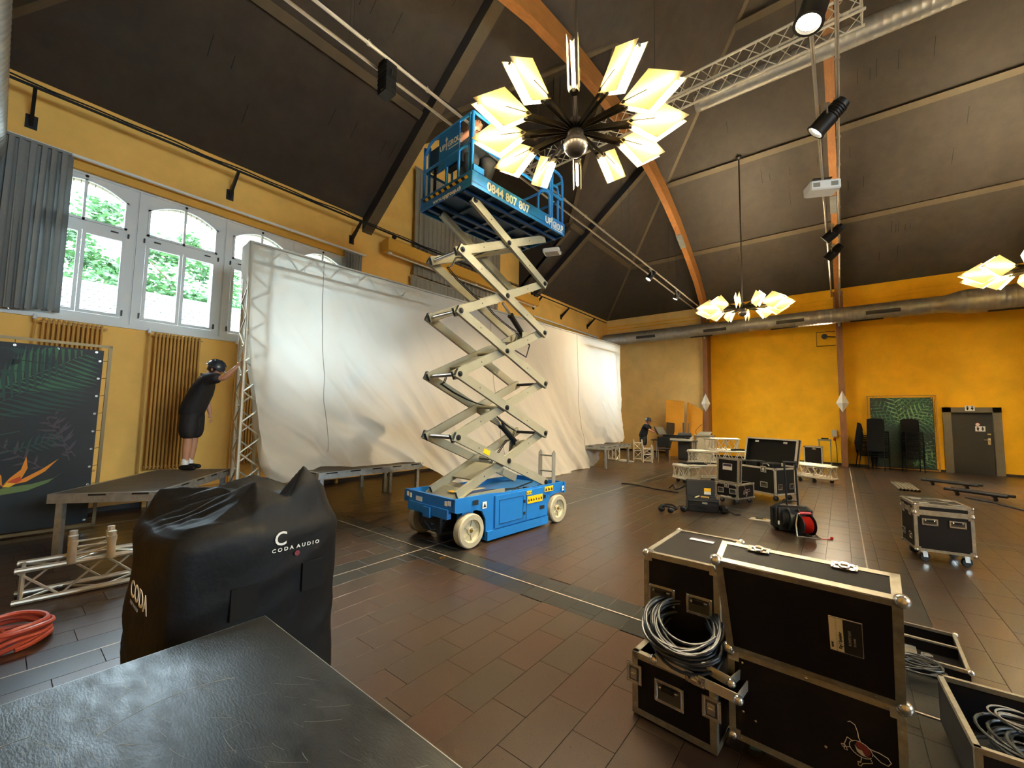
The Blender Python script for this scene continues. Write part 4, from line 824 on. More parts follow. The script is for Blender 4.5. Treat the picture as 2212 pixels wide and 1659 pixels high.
# ---------------------------------------------------------------- stage decks
deck_top = mat('deck_plywood_grey', '#4b4740', .55, var=.25, vscale=5, bump=.1, bscale=80)
def deck(label, loc, rz, w, d, h=.67, top=deck_top, legs=None, legz=0.):
    t = thing('stage_deck', label, 'stage deck', loc, rz, 'stage decks on square legs')
    lip = .003 if top is not deck_top else .012
    b = MB(); b.mm((lip, lip, h-.02), (w-lip, d-lip, h+.0025 if top is not deck_top else h)); b.build('deck_board', top, t, smooth=False)
    fr_ = MB(); q = .035
    for a, c in (((0, 0), (w, q)), ((0, d-q), (w, d)), ((0, q), (q, d-q)), ((w-q, q), (w, d-q))): fr_.mm((a[0], a[1], h-.10), (c[0], c[1], h+.002))
    fr_.build('deck_frame', galv, t, smooth=False)
    b = MB()
    for k in range(int(w/.4)):
        for y in (-.002, d-.002): b.mm((.12+k*.4, y, h-.025), (.30+k*.4, y+.004, h-.006))
    for k in range(int(d/.4)):
        for x in (-.002, w-.002): b.mm((x, .08+k*.4, h-.025), (x+.004, .24+k*.4, h-.006))
    b.build('frame_slot', blk, t, smooth=False)
    for x, y in (legs or ((.05, .05), (w-.11, .05), (.05, d-.11), (w-.11, d-.11))):
        b = MB(); b.mm((x, y, legz), (x+.06, y+.06, h-.03)); b.build('leg', galv, t, smooth=False)
    return t
A_ = V((-6.81, .51, 0)); B_ = V((-6.07, 1.21, 0)); C_ = V((-7.67, 2.43, 0))
deck('grey stage deck on four square legs on which the person in shorts is standing', (-6.07, 1.21, 0), atan2(1.22, -1.6), 2.01, 1.0)
deck('stage deck under the left part of the white cloth with its aluminium edge showing', (-6.20, 3.12, 0), radians(90), 2.0, 1.0)
deck('stage deck standing behind the first cloth covered deck in the shade', (-7.22, 3.12, 0), radians(90), 2.0, 1.0)
deck('far stage deck at the right end of the white cloth', (-5.62, 11.75, 0), radians(92), 2.0, 1.0)
blk_deck = mat('black_deck_board', '#1c1e1f', .37, var=.3, vscale=9, bump=.10, bscale=70, rvar=.09, stretch=(1, 3, 1))
t = deck('scratched black stage deck with thin metal edge right in front of the viewer', (-1.9, -.24, 0), 0, 2.0, 1.0, .75, blk_deck)
scr_m = mat('scratch_pale', '#85857f', .6); rs = random.Random(8); WZ = .7528; b = MB()
for k in range(230):
    x, y = rs.uniform(.05, 1.5), rs.uniform(.05, .90)**.8; a = rs.gauss(.25, .4); L = min(rs.uniform(.01, .11), (.96-y)/max(.05, abs(sin(a+.4)))); pts = [(x+L*q/4*cos(a+.03*q), y+L*q/4*sin(a+.03*q)) for q in range(5)]
    w_ = rs.uniform(.0002, .0006)
    for (p, q) in zip(pts, pts[1:]): n_ = V((-(q[1]-p[1]), q[0]-p[0], 0)).normalized()*w_; b.add([(p[0]-n_.x, p[1]-n_.y, WZ), (q[0]-n_.x, q[1]-n_.y, WZ), (q[0]+n_.x, q[1]+n_.y, WZ), (p[0]+n_.x, p[1]+n_.y, WZ)], [(0, 1, 2, 3)])
for (cx, cy, r_, a0, a1) in ((.62, .62, .3, 2.6, 3.7), (.45, .30, .22, 2.9, 4.1)):
    pts = [(cx+r_*cos(a0+(a1-a0)*q/12), cy+r_*sin(a0+(a1-a0)*q/12)) for q in range(13)]
    for (p, q) in zip(pts, pts[1:]): b.beam((p[0], p[1], WZ), (q[0], q[1], WZ), .002, .0006)
o = b.build('scratch_mark', scr_m, t, smooth=False); o['kind'] = 'stuff'
# ---------------------------------------------------------------- black speaker cover
cov = thing('speaker_cover', 'loose black fabric cover over a tall loudspeaker stack, behind the black deck corner', 'fabric cover', (-2.73, .93, 0))
cloth_b = mat('black_cover_fabric', '#050506', .62, var=.1, vscale=9, bump=.25, bscale=26, spec=.3)
X0, X1, Y0, Y1 = -.385, .385, -.43, .43; per = []; NS = 56
def rp(a, c, n): return [a+(c-a)*k/n for k in range(n)]
for x in rp(X0, X1, NS): per.append((x, Y0))
for y in rp(Y0, Y1, NS): per.append((X1, y))
for x in rp(X1, X0, NS): per.append((x, Y1))
for y in rp(Y1, Y0, NS): per.append((X0, y))
ztop = 1.0
def wr(x, y, z): return .012*(1-abs(noise.noise(V((x*3+z*2.5, y*3-z*2, z*2.2))))*2.5)+.03*noise.noise(V((x*2.2, y*2.2, z*1.7)))+.014*noise.noise(V((x*6, y*6, z*2.5+3)))
vs = []; rows = 40
for j in range(rows+1):
    z = ztop*j/rows
    for x, y in per:
        f = 1+.02*(1-j/rows)-(.05*max(0, (j/rows-.93)/.07)**2); cx = max(-1, min(1, x/X1)); r_ = wr(x+3, y, z)
        nx = V((x/X1, y/Y1, 0)); c = (abs(x/X1)*abs(y/Y1))**4; k = 1-.10*c
        p = V((x*f*k, y*f*k, z)); nrm = V((x if abs(x) > abs(X1)*.98 else 0, y if abs(y) > abs(Y1)*.98 else 0, 0))
        if nrm.length: p += nrm.normalized()*r_*(.3+.7*j/rows)
        vs.append(tuple(p))
NP = len(per); fs = [(j*NP+i, j*NP+(i+1) % NP, (j+1)*NP+(i+1) % NP, (j+1)*NP+i) for j in range(rows) for i in range(NP)]
from mathutils.geometry import delaunay_2d_cdt
CP = [(-.40, -.45, 1.0), (-.31, -.31, 1.15), (-.15, -.10, 1.155), (.28, -.34, 1.035), (.40, -.45, 1.01), (.08, -.12, 1.135), (.20, -.01, 1.215), (.24, -.10, 1.12), (-.20, .12, 1.20), (-.05, .10, 1.10), (.20, .10, 1.11), (.26, .22, 1.285), (.33, .12, 1.12),
      (.40, -.06, 1.03), (.40, .2, 1.05), (.37, .33, 1.12), (.40, .45, 1.06), (-.40, .45, 1.02), (0, .45, 1.05), (.2, .40, 1.12), (-.40, 0, 1.03), (0, -.45, 1.0), (-.2, -.45, 1.0), (.05, -.30, 1.03), (-.05, -.22, 1.055), (.12, .26, 1.14), (.30, -.22, 1.05), (.10, -.24, 1.06), (-.36, .2, 1.08), (.0, -.02, 1.12)]
_r = delaunay_2d_cdt([V(c[:2]) for c in CP], [], [], 0, 1e-6); CT = [[(_r[0][i], CP[_r[3][i][0]][2]) for i in f] for f in _r[2]]
def htop(x, y):
    """slack top: piecewise flat facets between the points where the sack is held up or caves in"""
    z = None
    for (a, za), (b_, zb), (c, zc) in CT:
        d = (b_.x-a.x)*(c.y-a.y)-(c.x-a.x)*(b_.y-a.y)
        if abs(d) < 1e-9: continue
        u_ = ((x-a.x)*(c.y-a.y)-(c.x-a.x)*(y-a.y))/d; v_ = ((b_.x-a.x)*(y-a.y)-(x-a.x)*(b_.y-a.y))/d
        if u_ >= -1e-6 and v_ >= -1e-6 and u_+v_ <= 1.000001: z = za+(zb-za)*u_+(zc-za)*v_; break
    z = 1.02 if z is None else z
    q = x*.95-y*.35; st = max(0, 1-((x+.0)**2+(y+.22)**2)/.05)
    return z-1.0+.012*st*sin(q*75+2*noise.noise(V((x*4, y*4, 2))))+.012*noise.noise(V((x*7, y*7, 8)))+.006*abs(noise.noise(V((x*14, y*9, 5))))
RINGS = 44; base = rows*NP
for k in range(1, RINGS+1):
    f = 1-k/RINGS
    for i, (x, y) in enumerate(per):
        bx, by, bz = vs[base+i]; c = min(1, (1-f)*9); vs.append((bx*f, by*f, ztop+htop(bx*f, by*f)*c))
    o0 = (rows+k-1)*NP; fs += [(o0+i, o0+(i+1) % NP, o0+NP+(i+1) % NP, o0+NP+i) for i in range(NP)]
b = MB(); b.add(vs, fs); b.build('cover_fabric', cloth_b, cov, ang=50)
pk = mat('black_pocket_fabric', '#121211', .8, spec=.2)
for y, z in ((-.10, .66), (.235, .70)): b = MB(); b.mm((X1+.012, y-.06, z-.075), (X1+.026, y+.06, z+.075)); b.build('label_pocket', pk, cov, smooth=False)
text_mesh('cover_lettering', 'C', .10, white_t, cov, (X1+.030, .02, .90), (0, 1, 0), (0, 0, 1), bold=.001, sx=.9)
text_mesh('cover_lettering', 'C O D A  A U D I O', .026, white_t, cov, (X1+.030, .01, .868), (0, 1, 0), (0, 0, 1), bold=.0005, sx=1.1)
b = MB(); b.lathe([(.0001, .002), (.014, .002), (.014, 0)], (X1+.028, .14, .84), (1, 0, 0), 12); b.build('round_badge', mat('dark_red_badge', '#6d2530', .5), cov)
text_mesh('cover_lettering', 'CODA', .105, white_t, cov, (.13, Y0-.05, .745), (1, 0, 0), (0, 0, 1), bold=.001, sx=1.05)
text_mesh('cover_lettering', 'DEEP IN AUDIO', .022, mat('grey_print', '#7d7a74', .6), cov, (.14, Y0-.05, .71), (1, 0, 0), (0, 0, 1), sx=1.0)
# ---------------------------------------------------------------- flight cases
def obox(b, o, u, v, n, a, c, e, mi=0):
    """box centred at o, half sizes a c e along u v n"""
    o = V(o); u = V(u)*a; v = V(v)*c; n = V(n)*e
    b.add([o-u-v-n, o+u-v-n, o+u+v-n, o-u+v-n, o-u-v+n, o+u-v+n, o+u+v+n, o-u+v+n], MB.BF, mi)
def dish(t, name, c, u, n, w=.17, h=.11, kind='handle'):
    u = V(u).normalized(); n = V(n).normalized(); v = n.cross(u); c = V(c); b = MB(); q = .014
    obox(b, c+v*(h/2-q/2)+n*.002, u, v, n, w/2, q/2, .003); obox(b, c-v*(h/2-q/2)+n*.002, u, v, n, w/2, q/2, .003)
    obox(b, c+u*(w/2-q/2)+n*.002, u, v, n, q/2, h/2, .003); obox(b, c-u*(w/2-q/2)+n*.002, u, v, n, q/2, h/2, .003)
    i = q*.9; P = lambda a, e, d: c+u*a+v*e+n*d
    for s in (1, -1): b.path([P(-w/2+i, s*(h/2-i), .003), P(w/2-i, s*(h/2-i), .003)], .003, 5)
    for s in (1, -1): b.path([P(s*(w/2-i), -h/2+i, .003), P(s*(w/2-i), h/2-i, .003)], .003, 5)
    for sx in (-1, 1):
        for sy in (-1, 1): b.lathe([(.006, 0), (.004, .003), (.0001, .004)], P(sx*(w/2-q/2), sy*(h/2-q/2), .004), n, 8)
    o = b.build(name, chrome, t)
    b = MB(); obox(b, c+n*.0012, u, v, n, w/2-q, h/2-q, .0008)
    b.build('recess', mat('recess_metal', '#5d5a52', .35, .8), o, smooth=False)
    b = MB()
    if kind == 'handle':
        b.path([P(-w*.30, h*.20, .004), P(-w*.30, h*.22, .014), P(w*.30, h*.22, .014), P(w*.30, h*.20, .004)], .006, 6); obox(b, P(0, h*.22, .014), u, v, n, w*.22, .010, .008, 1)
    else:
        obox(b, P(0, 0, .006), u, v, n, w*.20, h*.26, .004); b.lathe([(.02, 0), (.02, .006), (.0001, .007)], P(0, 0, .006), n, 10); obox(b, P(0, 0, .014), u, v, n, w*.14, .004, .004)
    b.build('grip' if kind == 'handle' else 'butterfly', [chrome, blk], o)
def shell(t, x0, y0, z0, x1, y1, z1, panel=None, edge=None, open_top=False, name='case_body', e=.028, balls=True, open_bottom=False, br=.021):
    panel = panel or lam; edge = edge or edge_m; b = MB(); w = .009
    if open_top or open_bottom:
        b.mm((x0+.002, y0+.002, z0+.002), (x1-.002, y0+w, z1-.002)); b.mm((x0+.002, y1-w, z0+.002), (x1-.002, y1-.002, z1-.002)); b.mm((x0+.002, y0+w, z0+.002), (x0+w, y1-w, z1-.002)); b.mm((x1-w, y0+w, z0+.002), (x1-.002, y1-w, z1-.002))
        if open_top: b.mm((x0+w, y0+w, z0+.002), (x1-w, y1-w, z0+w))
        else: b.mm((x0+w, y0+w, z1-w), (x1-w, y1-w, z1-.002))
    else: b.mm((x0+.002, y0+.002, z0+.002), (x1-.002, y1-.002, z1-.002))
    o = b.build(name, panel, t, smooth=False)
    b = MB(); th = .002; xs, ys, zs = (x0, x1), (y0, y1), (z0, z1)
    def L(ax, p):  # angle profile: two thin strips
        for k in (0, 1):
            lo = [0, 0, 0]; hi = [0, 0, 0]
            for i in range(3):
                if i == ax: lo[i], hi[i] = (x0, y0, z0)[i], (x1, y1, z1)[i]
            other = [i for i in range(3) if i != ax]
            for m_, i in enumerate(other):
                base = p[i]; s = 1 if base in ((x0, y0, z0)[i],) else -1
                if m_ == k: lo[i], hi[i] = base-s*th*.5, base+s*e
                else: lo[i], hi[i] = base-s*th, base+s*th*.8
            b.mm(lo, hi)
    for y in ys:
        for z in zs: L(0, {1: y, 2: z})
    for x in xs:
        for z in zs: L(1, {0: x, 2: z})
        for y in ys: L(2, {0: x, 1: y})
    for x in xs:                                            # rivets
        sx = 1 if x == x0 else -1
        for y, ny in ((y0, -1), (y1, 1)):
            for z, sz in ((z0, 1), (z1, -1)):
                for d in (.05, .09): b.lathe([(.004, 0), (.0001, .002)], (x+sx*d, y+ny*.002, z+sz*e*.5), (0, ny, 0), 6); b.lathe([(.004, 0), (.0001, .002)], (x+sx*e*.5, y+ny*.002, z+sz*d), (0, ny, 0), 6)
    b.build('edge_trim', edge, t, smooth=False)
    if balls:
        for x in xs:
            for y in ys:
                for z in zs:
                    b = MB(); s = [1 if p == q else -1 for p, q in zip((x, y, z), (x0, y0, z0))]; b.sph((x+s[0]*.008, y+s[1]*.008, z+s[2]*.008), br, 12, 8)
                    obox(b, (x+s[0]*.024, y-s[1]*.0025, z+s[2]*.024), (1, 0, 0), (0, 0, 1), (0, 1, 0), .022, .022, .0012); obox(b, (x-s[0]*.0025, y+s[1]*.024, z+s[2]*.024), (0, 1, 0), (0, 0, 1), (1, 0, 0), .022, .022, .0012); obox(b, (x+s[0]*.024, y+s[1]*.024, z-s[2]*.0025), (1, 0, 0), (0, 1, 0), (0, 0, 1), .022, .022, .0012)
                    b.build('ball_corner', chrome, t)
    return o
def caster(t, x, y, r=.05, top=.13, m=None, a=.3):
    b = MB(); b.mm((x-.04, y-.04, top-.008), (x+.04, y+.04, top)); d = V((cos(a), sin(a), 0)); n_ = V((-d.y, d.x, 0)); c = V((x, y, r))+d*.02
    for s in (-1, 1): p = c+n_*.02*s; b.prism([(-.022, 0), (.022, 0), (.016, top-.01-r), (-.03, top-.01-r)], p-n_*.0015, d, V((0, 0, 1)), n_*.003)
    b.tube((x, y, top-.03), (x, y, top-.004), .022, 10); f = b.build('caster', m or chrome, t)
    b = MB(); b.lathe([(.0001, -.016), (r*.6, -.016), (r*.92, -.016), (r, -.009), (r, .009), (r*.92, .016), (r*.6, .016), (.0001, .016)], c, n_, 20); b.build('caster_wheel', rub, f)
# small trunk on the right, closed
t = thing('flight_case', 'closed black brown flight case on casters alone on the right floor', 'flight case', (.622, 6.70, 0), radians(7.4))
shell(t, 0, 0, .13, .485, .52, .56, name='case_body'); shell(t, 0, 0, .56, .485, .52, .655, name='case_lid', balls=True, br=.018)
for x in (.13, .355): dish(t, 'handle', (x, -.003, .46), (1, 0, 0), (0, -1, 0), .135, .075)
for y in (.13, .39): dish(t, 'latch', (-.003, y, .555), (0, -1, 0), (-1, 0, 0), .09, .11, 'latch'); dish(t, 'handle', (-.003, y, .27), (0, -1, 0), (-1, 0, 0), .10, .08)
b = MB()
for x, y in ((.1, .1), (.38, .1), (.1, .41), (.38, .41)): obox(b, (x, y, .659), (1, .4, 0), (-.4, 1, 0), (0, 0, 1), .05, .03, .003)
b.mm((.14, .22, .656), (.36, .26, .659)); b.build('stacking_dish', edge_m, t, smooth=False)
for x, y in ((.07, .07), (.41, .07), (.07, .44), (.41, .44)): caster(t, x, y)
# big open trunk in the middle of the hall
t = thing('flight_case', 'large open charcoal flight case with raised lid in the middle distance', 'flight case', (-1.035, 9.53, 0), radians(57.3))
# local x along the short right end, local -x... front runs along -y' ; use a frame turned so that the long face looks at the camera
t.rotation_euler = (0, 0, radians(-30.5)); LX = 1.16; DY = .56
shell(t, -LX, 0, .12, 0, DY, .635, lam_g, alu_b, open_top=True, e=.03)
for x in (-.18, -LX+.18): dish(t, 'handle', (x-.06, -.003, .30), (1, 0, 0), (0, -1, 0), .16, .11)
for x in (-.24, -LX+.24): dish(t, 'latch', (x, -.003, .60), (1, 0, 0), (0, -1, 0), .12, .12, 'latch')
for y in (.12, .44): dish(t, 'handle', (.003, y, .28), (0, 1, 0), (1, 0, 0), .12, .11)
for x, y in ((-.08, .08), (-LX+.08, .08), (-.08, .46), (-LX+.08, .46)): caster(t, x, y, .05, .12)
lid = bpy.data.objects.new('case_lid', None)
b = MB(); h_ = .56; dl = .10
b.mm((-LX, 0, .0), (-LX+.01, dl, h_)); b.mm((-.01, 0, 0), (0, dl, h_)); b.mm((-LX, 0, h_-.01), (0, dl, h_)); b.mm((-LX, 0, 0), (0, dl, .01)); b.mm((-LX, dl-.01, 0), (0, dl, h_)); lid = b.build('case_lid', lam_g, t, smooth=False)
lid.location = (0, DY+.01, .64); lid.rotation_euler = (radians(-12), 0, 0)
b = MB()
for x in (-LX, -.03): b.mm((x-.002, -.003, 0), (x+.032, .002, h_)); b.mm((x-.002 if x < -.5 else x, dl-.001, 0), (x+.032, dl+.003, h_))
for z in (0, h_-.03): b.mm((-LX, -.003, z), (0, .002, z+.03)); b.mm((-LX, dl-.001, z), (0, dl+.003, z+.03))
for x in (-LX, 0): b.mm((x-.003, 0, 0), (x+.003, .02, h_)); b.mm((x-.003, dl-.03, 0), (x+.003, dl, h_))
b.mm((-LX, 0, h_-.001), (0, dl, h_+.003)); b.build('lid_edge', alu_b, lid, smooth=False)
b = MB()
for x in (-.26, -LX+.26): b.mm((x-.04, -.001, h_-.10), (x+.04, .008, h_-.06)); b.mm((x-.035, .0, .03), (x+.035, .012, .06))
b.build('lid_fitting', white, lid, smooth=False)
for k, (x, dz, ry) in enumerate(((-.93, .02, .03), (-.60, .04, -.04), (-.27, .03, .05))):
    l = thing('moving_light_head', ('black lamp housing packed in the big open case, leftmost of three', 'black lamp housing packed in the big open case, middle of three', 'black lamp housing packed in the big open case, rightmost of three')[k], 'stage light', V((-1.035, 9.53, 0))+Matrix.Rotation(radians(-30.5), 3, 'Z') @ V((x, .22, .30)), radians(-30.5)+ry, 'stage lights packed in the open case')
    b = MB(); b.bb((-.14, -.12, 0), (.14, .16, .39+dz), .02); b.build('housing', blk, l); b = MB(); b.path([(-.07, -.125, .33+dz), (-.05, -.14, .37+dz), (.05, -.14, .37+dz), (.07, -.125, .33+dz)], .01, 6); b.build('grip', alu if k == 2 else blk, l)
# mid size open case
t = thing('flight_case', 'small open flight case with upright lid behind the open tool case', 'flight case', (-1.54, 8.66, 0), radians(-21.8))
shell(t, -.44, 0, .10, 0, .53, .375, lam, edge_m, open_top=True)
dish(t, 'handle', (-.09, -.003, .24), (1, 0, 0), (0, -1, 0), .14, .10); dish(t, 'handle', (-.33, -.003, .24), (1, 0, 0), (0, -1, 0), .12, .10); dish(t, 'latch', (-.21, -.003, .34), (1, 0, 0), (0, -1, 0), .09, .09, 'latch')
text_mesh('case_lettering', 'compactlicht', .042, white_t, t, (-.335, -.004, .118), (1, 0, 0), (0, 0, 1), bold=.002)
for x, y in ((-.07, .07), (-.37, .07), (-.07, .45), (-.37, .45)): caster(t, x, y, .042, .10)
b = MB(); b.mm((-.44, 0, 0), (0, .09, .46)); lid = b.build('case_lid', lam, t, smooth=False); lid.location = (0, .03, .38); lid.rotation_euler = (radians(-4), 0, radians(-2))
b = MB()
for x in (-.442, -.028): b.mm((x, -.003, 0), (x+.03, .094, .03)); b.mm((x, -.003, .43), (x+.03, .094, .463)); b.mm((x, -.003, 0), (x+.03, .003, .46)); b.mm((x, .085, 0), (x+.03, .094, .46))
b.mm((-.44, -.003, 0), (0, .003, .03)); b.mm((-.44, -.003, .43), (0, .003, .462)); b.mm((-.44, 0, .458), (0, .092, .463)); b.mm((-.003, 0, 0), (.003, .03, .46)); b.mm((-.003, .06, 0), (.003, .092, .46)); b.build('lid_edge', edge_m, lid, smooth=False)
b = MB(); b.mm((-.32, -.005, .24), (-.13, -.003, .36)); b.mm((-.31, -.006, .305), (-.14, -.005, .35), 1); b.build('paper_label', [paper, mat('label_violet', '#3a2c40', .6)], lid, smooth=False)
def frog(t, c, u, n, s):
    """red and white outlined frog print"""
    u = V(u).normalized(); n = V(n).normalized(); v = n.cross(u); c = V(c); P = lambda x, y: c+u*x*s+v*y*s
    ol = mat('print_outline', '#b9a58c', .6); rd = mat('print_dark_red', '#6e1f18', .6); b = MB()
    def line(pts, r=.012): b.path([P(x, y) for x, y in pts], r*s, 5)
    line([(.0+.26*cos(a*.3)*1.0, .0+.20*sin(a*.3)) for a in range(21)], .010)
    for pts in ([(-.2, .10), (-.34, .12), (-.36, -.12), (-.42, -.16), (-.36, -.22), (-.30, -.16), (-.36, -.12)], [(-.36, -.14), (-.32, -.26), (-.26, -.24), (-.30, -.16), (-.22, -.10)],
                [(.22, -.08), (.30, -.18), (.12, -.34), (.10, -.44), (.04, -.46), (.02, -.38), (.08, -.34)], [(.06, -.2), (.07, -.32), (.0, -.38)],
                [(.12, .15), (.25, .17), (.36, .2), (.55, .2), (.64, .12), (.6, .0), (.45, -.02), (.25, .06)], [(-.05, .2), (-.12, .30), (-.16, .42), (-.26, .58), (-.38, .60), (-.42, .55)]): line(pts)
    o = b.build('frog_outline', ol, t)
    b = MB(); b.prism([(-.12, .17), (.10, .19), (.22, .06), (.20, -.06), (.12, -.08), (.04, .0), (-.04, -.02), (-.14, .06)], c, u*s, v*s, n*.0008); b.build('frog_body', rd, t, smooth=False)
    b = MB(); b.prism([(-.15, .04), (-.06, -.03), (.03, -.01), (.12, -.10), (.20, -.09), (.06, -.14), (-.06, -.11)], c, u*s, v*s, n*.0009); b.build('frog_belly', mat('print_cream', '#c2b7a2', .6), t, smooth=False)
frog(t, (.003, .26, .23), (0, 1, 0), (1, 0, 0), .20)
# tall closed case behind the cable case
t = thing('flight_case', 'tall closed flight case behind the case with the black cable coil', 'flight case', (-.925, 2.42, 0), radians(-1))
shell(t, 0, 0, .12, .40, .62, .82, lam, edge_m); dish(t, 'handle', (.10, -.003, .60), (1, 0, 0), (0, -1, 0), .15, .10); dish(t, 'handle', (.30, -.003, .60), (1, 0, 0), (0, -1, 0), .13, .10)
for x, y in ((.06, .06), (.34, .06), (.06, .56), (.34, .56)): caster(t, x, y, .05, .12)
b = MB(); b.mm((.13, .42, .822), (.27, .46, .823)); b.mm((.13, .46, .822), (.27, .49, .823), 1); b.build('paper_label', [paper, mat('label_violet', '#3a2c40')], t, smooth=False)
# cable case with trays
t = thing('flight_case', 'low flight case holding metal trays and a big black cable coil', 'flight case', (-.935, 2.265, 0), radians(-3.8))
shell(t, 0, 0, .012, .425, .36, .325, lam, edge_m, open_top=True, e=.03, balls=False)
dish(t, 'handle', (.20, -.003, .185), (1, 0, 0), (0, -1, 0), .15, .11); dish(t, 'latch', (.012, -.004, .215), (1, 0, 0), (0, -1, 0), .085, .10, 'latch'); dish(t, 'latch', (.405, -.004, .215), (1, 0, 0), (0, -1, 0), .085, .10, 'latch')
b = MB()
for x, y in ((.03, .03), (.39, .03), (.03, .33), (.39, .33)): b.tube((x, y, 0), (x, y, .014), .018, 10)
b.build('foot', rub, t)
def tray(label, loc, rz, tilt):
    a = thing('case_lid', label, 'case lid', loc, rz, 'lids stacked askew on the cable case'); a.rotation_euler = (0, tilt, rz)
    b = MB(); b.mm((0, 0, 0), (.40, .006, .045)); b.mm((0, .30, 0), (.40, .306, .045)); b.mm((0, 0, 0), (.006, .306, .045)); b.mm((.394, 0, 0), (.40, .306, .045)); b.build('rim', alu_b, a, smooth=False)
    b = MB(); b.mm((.006, .006, .002), (.394, .300, .010)); b.build('board', lam, a, smooth=False)
    for x in (.0, .40): b = MB(); b.sph((x, .0, .022), .022, 12, 8); b.build('ball_corner', chrome, a)
    dish(a, 'latch', (.21, -.003, .02), (1, 0, 0), (0, -1, 0), .09, .042, 'latch')
tray('silver edged lid lying on the low cable case, lower of the two askew', (-.80, 2.215, .33), radians(-7), radians(1.5))
tray('silver edged lid directly under the black cable coil, upper of the two askew', (-.83, 2.30, .385), radians(-13), radians(4))
def coil(name, label, loc, R, rt, m, turns=14, hgt=.10, spread=.05, tilt=(0, 0, 0), seed=1, cat='cable', sq=1.):
    t = thing(name, label, cat, loc); t.rotation_euler = tilt; rr = random.Random(seed); pts = []; N = 26
    for k in range(turns):
        r1 = R*rr.uniform(.80, 1.06); cx, cy = rr.uniform(-spread, spread), rr.uniform(-spread, spread); z = rt+hgt*k/max(1, turns-1); ph = rr.uniform(0, 6); am = rr.uniform(.2, 1)*rt*1.6
        for i in range(N): a = 2*pi*i/N; pts.append((cx+r1*cos(a), (cy+r1*sin(a))*sq, max(rt, z+am*sin(a*2+ph)+hgt/turns*i/N)))
    sm = []
    for i in range(len(pts)): a = V(pts[max(0, i-1)]); c = V(pts[i]); e_ = V(pts[min(len(pts)-1, i+1)]); sm.append((a+c*2+e_)/4)
    b = MB(); b.path(sm, rt, 7); b.build('cable_coil', m, t); return t
t = coil('cable_coil', 'big coil of black cable resting on the lids of the low case', (-.69, 2.37, .42), .175, .0078, mat('black_cable', '#1d2023', .4), 34, .13, .03, (radians(24), radians(6), 0), 3)
b = MB(); b.tube((.11, .12, .10), (.16, .08, .12), .014, 8); b.build('plug', mat('blue_plug', '#3d4f8f', .4), t); b = MB(); b.tube((.155, .02, .12), (.15, .08, .125), .010, 7); b.build('cable_tie', mat('grey_tie', '#a8a49c'), t)
coil('cable_coil', 'coil of red orange hose on the floor at the left edge', (-4.46, .16, 0), .19, .016, mat('red_hose', '#b8503a', .4), 6, .10, .03, seed=5)
# foreground open case
t = thing('flight_case', 'big open flight case in the foreground with red frog print and white label', 'flight case', (-.467, 2.305, 0), radians(-2.2))
FW_, FD, FZ0, FZ1 = .625, .40, .085, .485
shell(t, 0, 0, FZ0, FW_, FD, FZ1, lam, edge_m, open_top=True, e=.026, br=.024)
for x, y in ((.07, .07), (.555, .07), (.07, .33), (.555, .33)): caster(t, x, y, .034, .085, mat('blue_caster', '#3f6f86', .4, .3))
b = MB(); hl_, dl = .495, .15
b.mm((0, 0, 0), (FW_, .009, hl_)); b.mm((0, 0, 0), (.009, dl, hl_)); b.mm((FW_-.009, 0, 0), (FW_, dl, hl_)); b.mm((0, 0, hl_-.009), (FW_, dl, hl_)); b.mm((0, 0, 0), (FW_, dl, .009)); lid = b.build('case_lid', lam, t, smooth=False); lid.location = (0, -.005, FZ1+.004); lid.rotation_euler = (radians(22), 0, 0)
b = MB(); e = .026
for x in (0, FW_-e): b.mm((x-.002, -.003, 0), (x+e+.002, .003, hl_)); b.mm((x, dl-.003, 0), (x+e, dl+.002, hl_))
for z in (0, hl_-e): b.mm((0, -.003, z), (FW_, .003, z+e)); b.mm((0, dl-.003, z), (FW_, dl+.002, z+e))
b.mm((0, 0, hl_-.002), (FW_, e, hl_+.003)); b.mm((0, dl-e*.8, hl_-.002), (FW_, dl, hl_+.003))
for x in (-.003, FW_-.002): b.mm((x, 0, 0), (x+.005, e, hl_)); b.mm((x, dl-e, 0), (x+.005, dl, hl_)); b.mm((x+(0 if x < 0 else -e), 0, hl_-.001), (x+(e if x < 0 else .005), dl, hl_+.003))
for k in range(5):
    for z in (e/2, hl_-e/2): b.lathe([(.005, 0), (.0001, .0025)], (.08+k*.115, -.003, z), (0, -1, 0), 7)
b.build('lid_edge', edge_m, lid, smooth=False)
for x in (0, FW_):
    for z in (0, hl_): b = MB(); b.sph((x, .004, z), .026, 14, 10); b.build('ball_corner', chrome, lid)
dish(lid, 'catch', (.155, dl-.02, hl_+.003), (1, 0, 0), (0, 0, 1), .085, .038, 'latch'); dish(lid, 'catch', (.46, dl-.02, hl_+.003), (1, 0, 0), (0, 0, 1), .085, .038, 'latch')
b = MB(); b.mm((.405, -.006, .19), (.51, -.003, .355)); b.build('label_plate', paper, lid, smooth=False); b = MB(); b.mm((.450, -.0075, .192), (.508, -.0055, .353)); b.build('label_field', black_t, lid, smooth=False)
b = MB()
for a, c in (((.405, .19), (.51, .1915)), ((.405, .3535), (.51, .355)), ((.5085, .19), (.51, .355)), ((.428, .195), (.4285, .35))): b.mm((a[0], -.008, a[1]), (c[0], -.0065, c[1]))
b.build('label_border', mat('label_grey', '#8a857c'), lid, smooth=False)
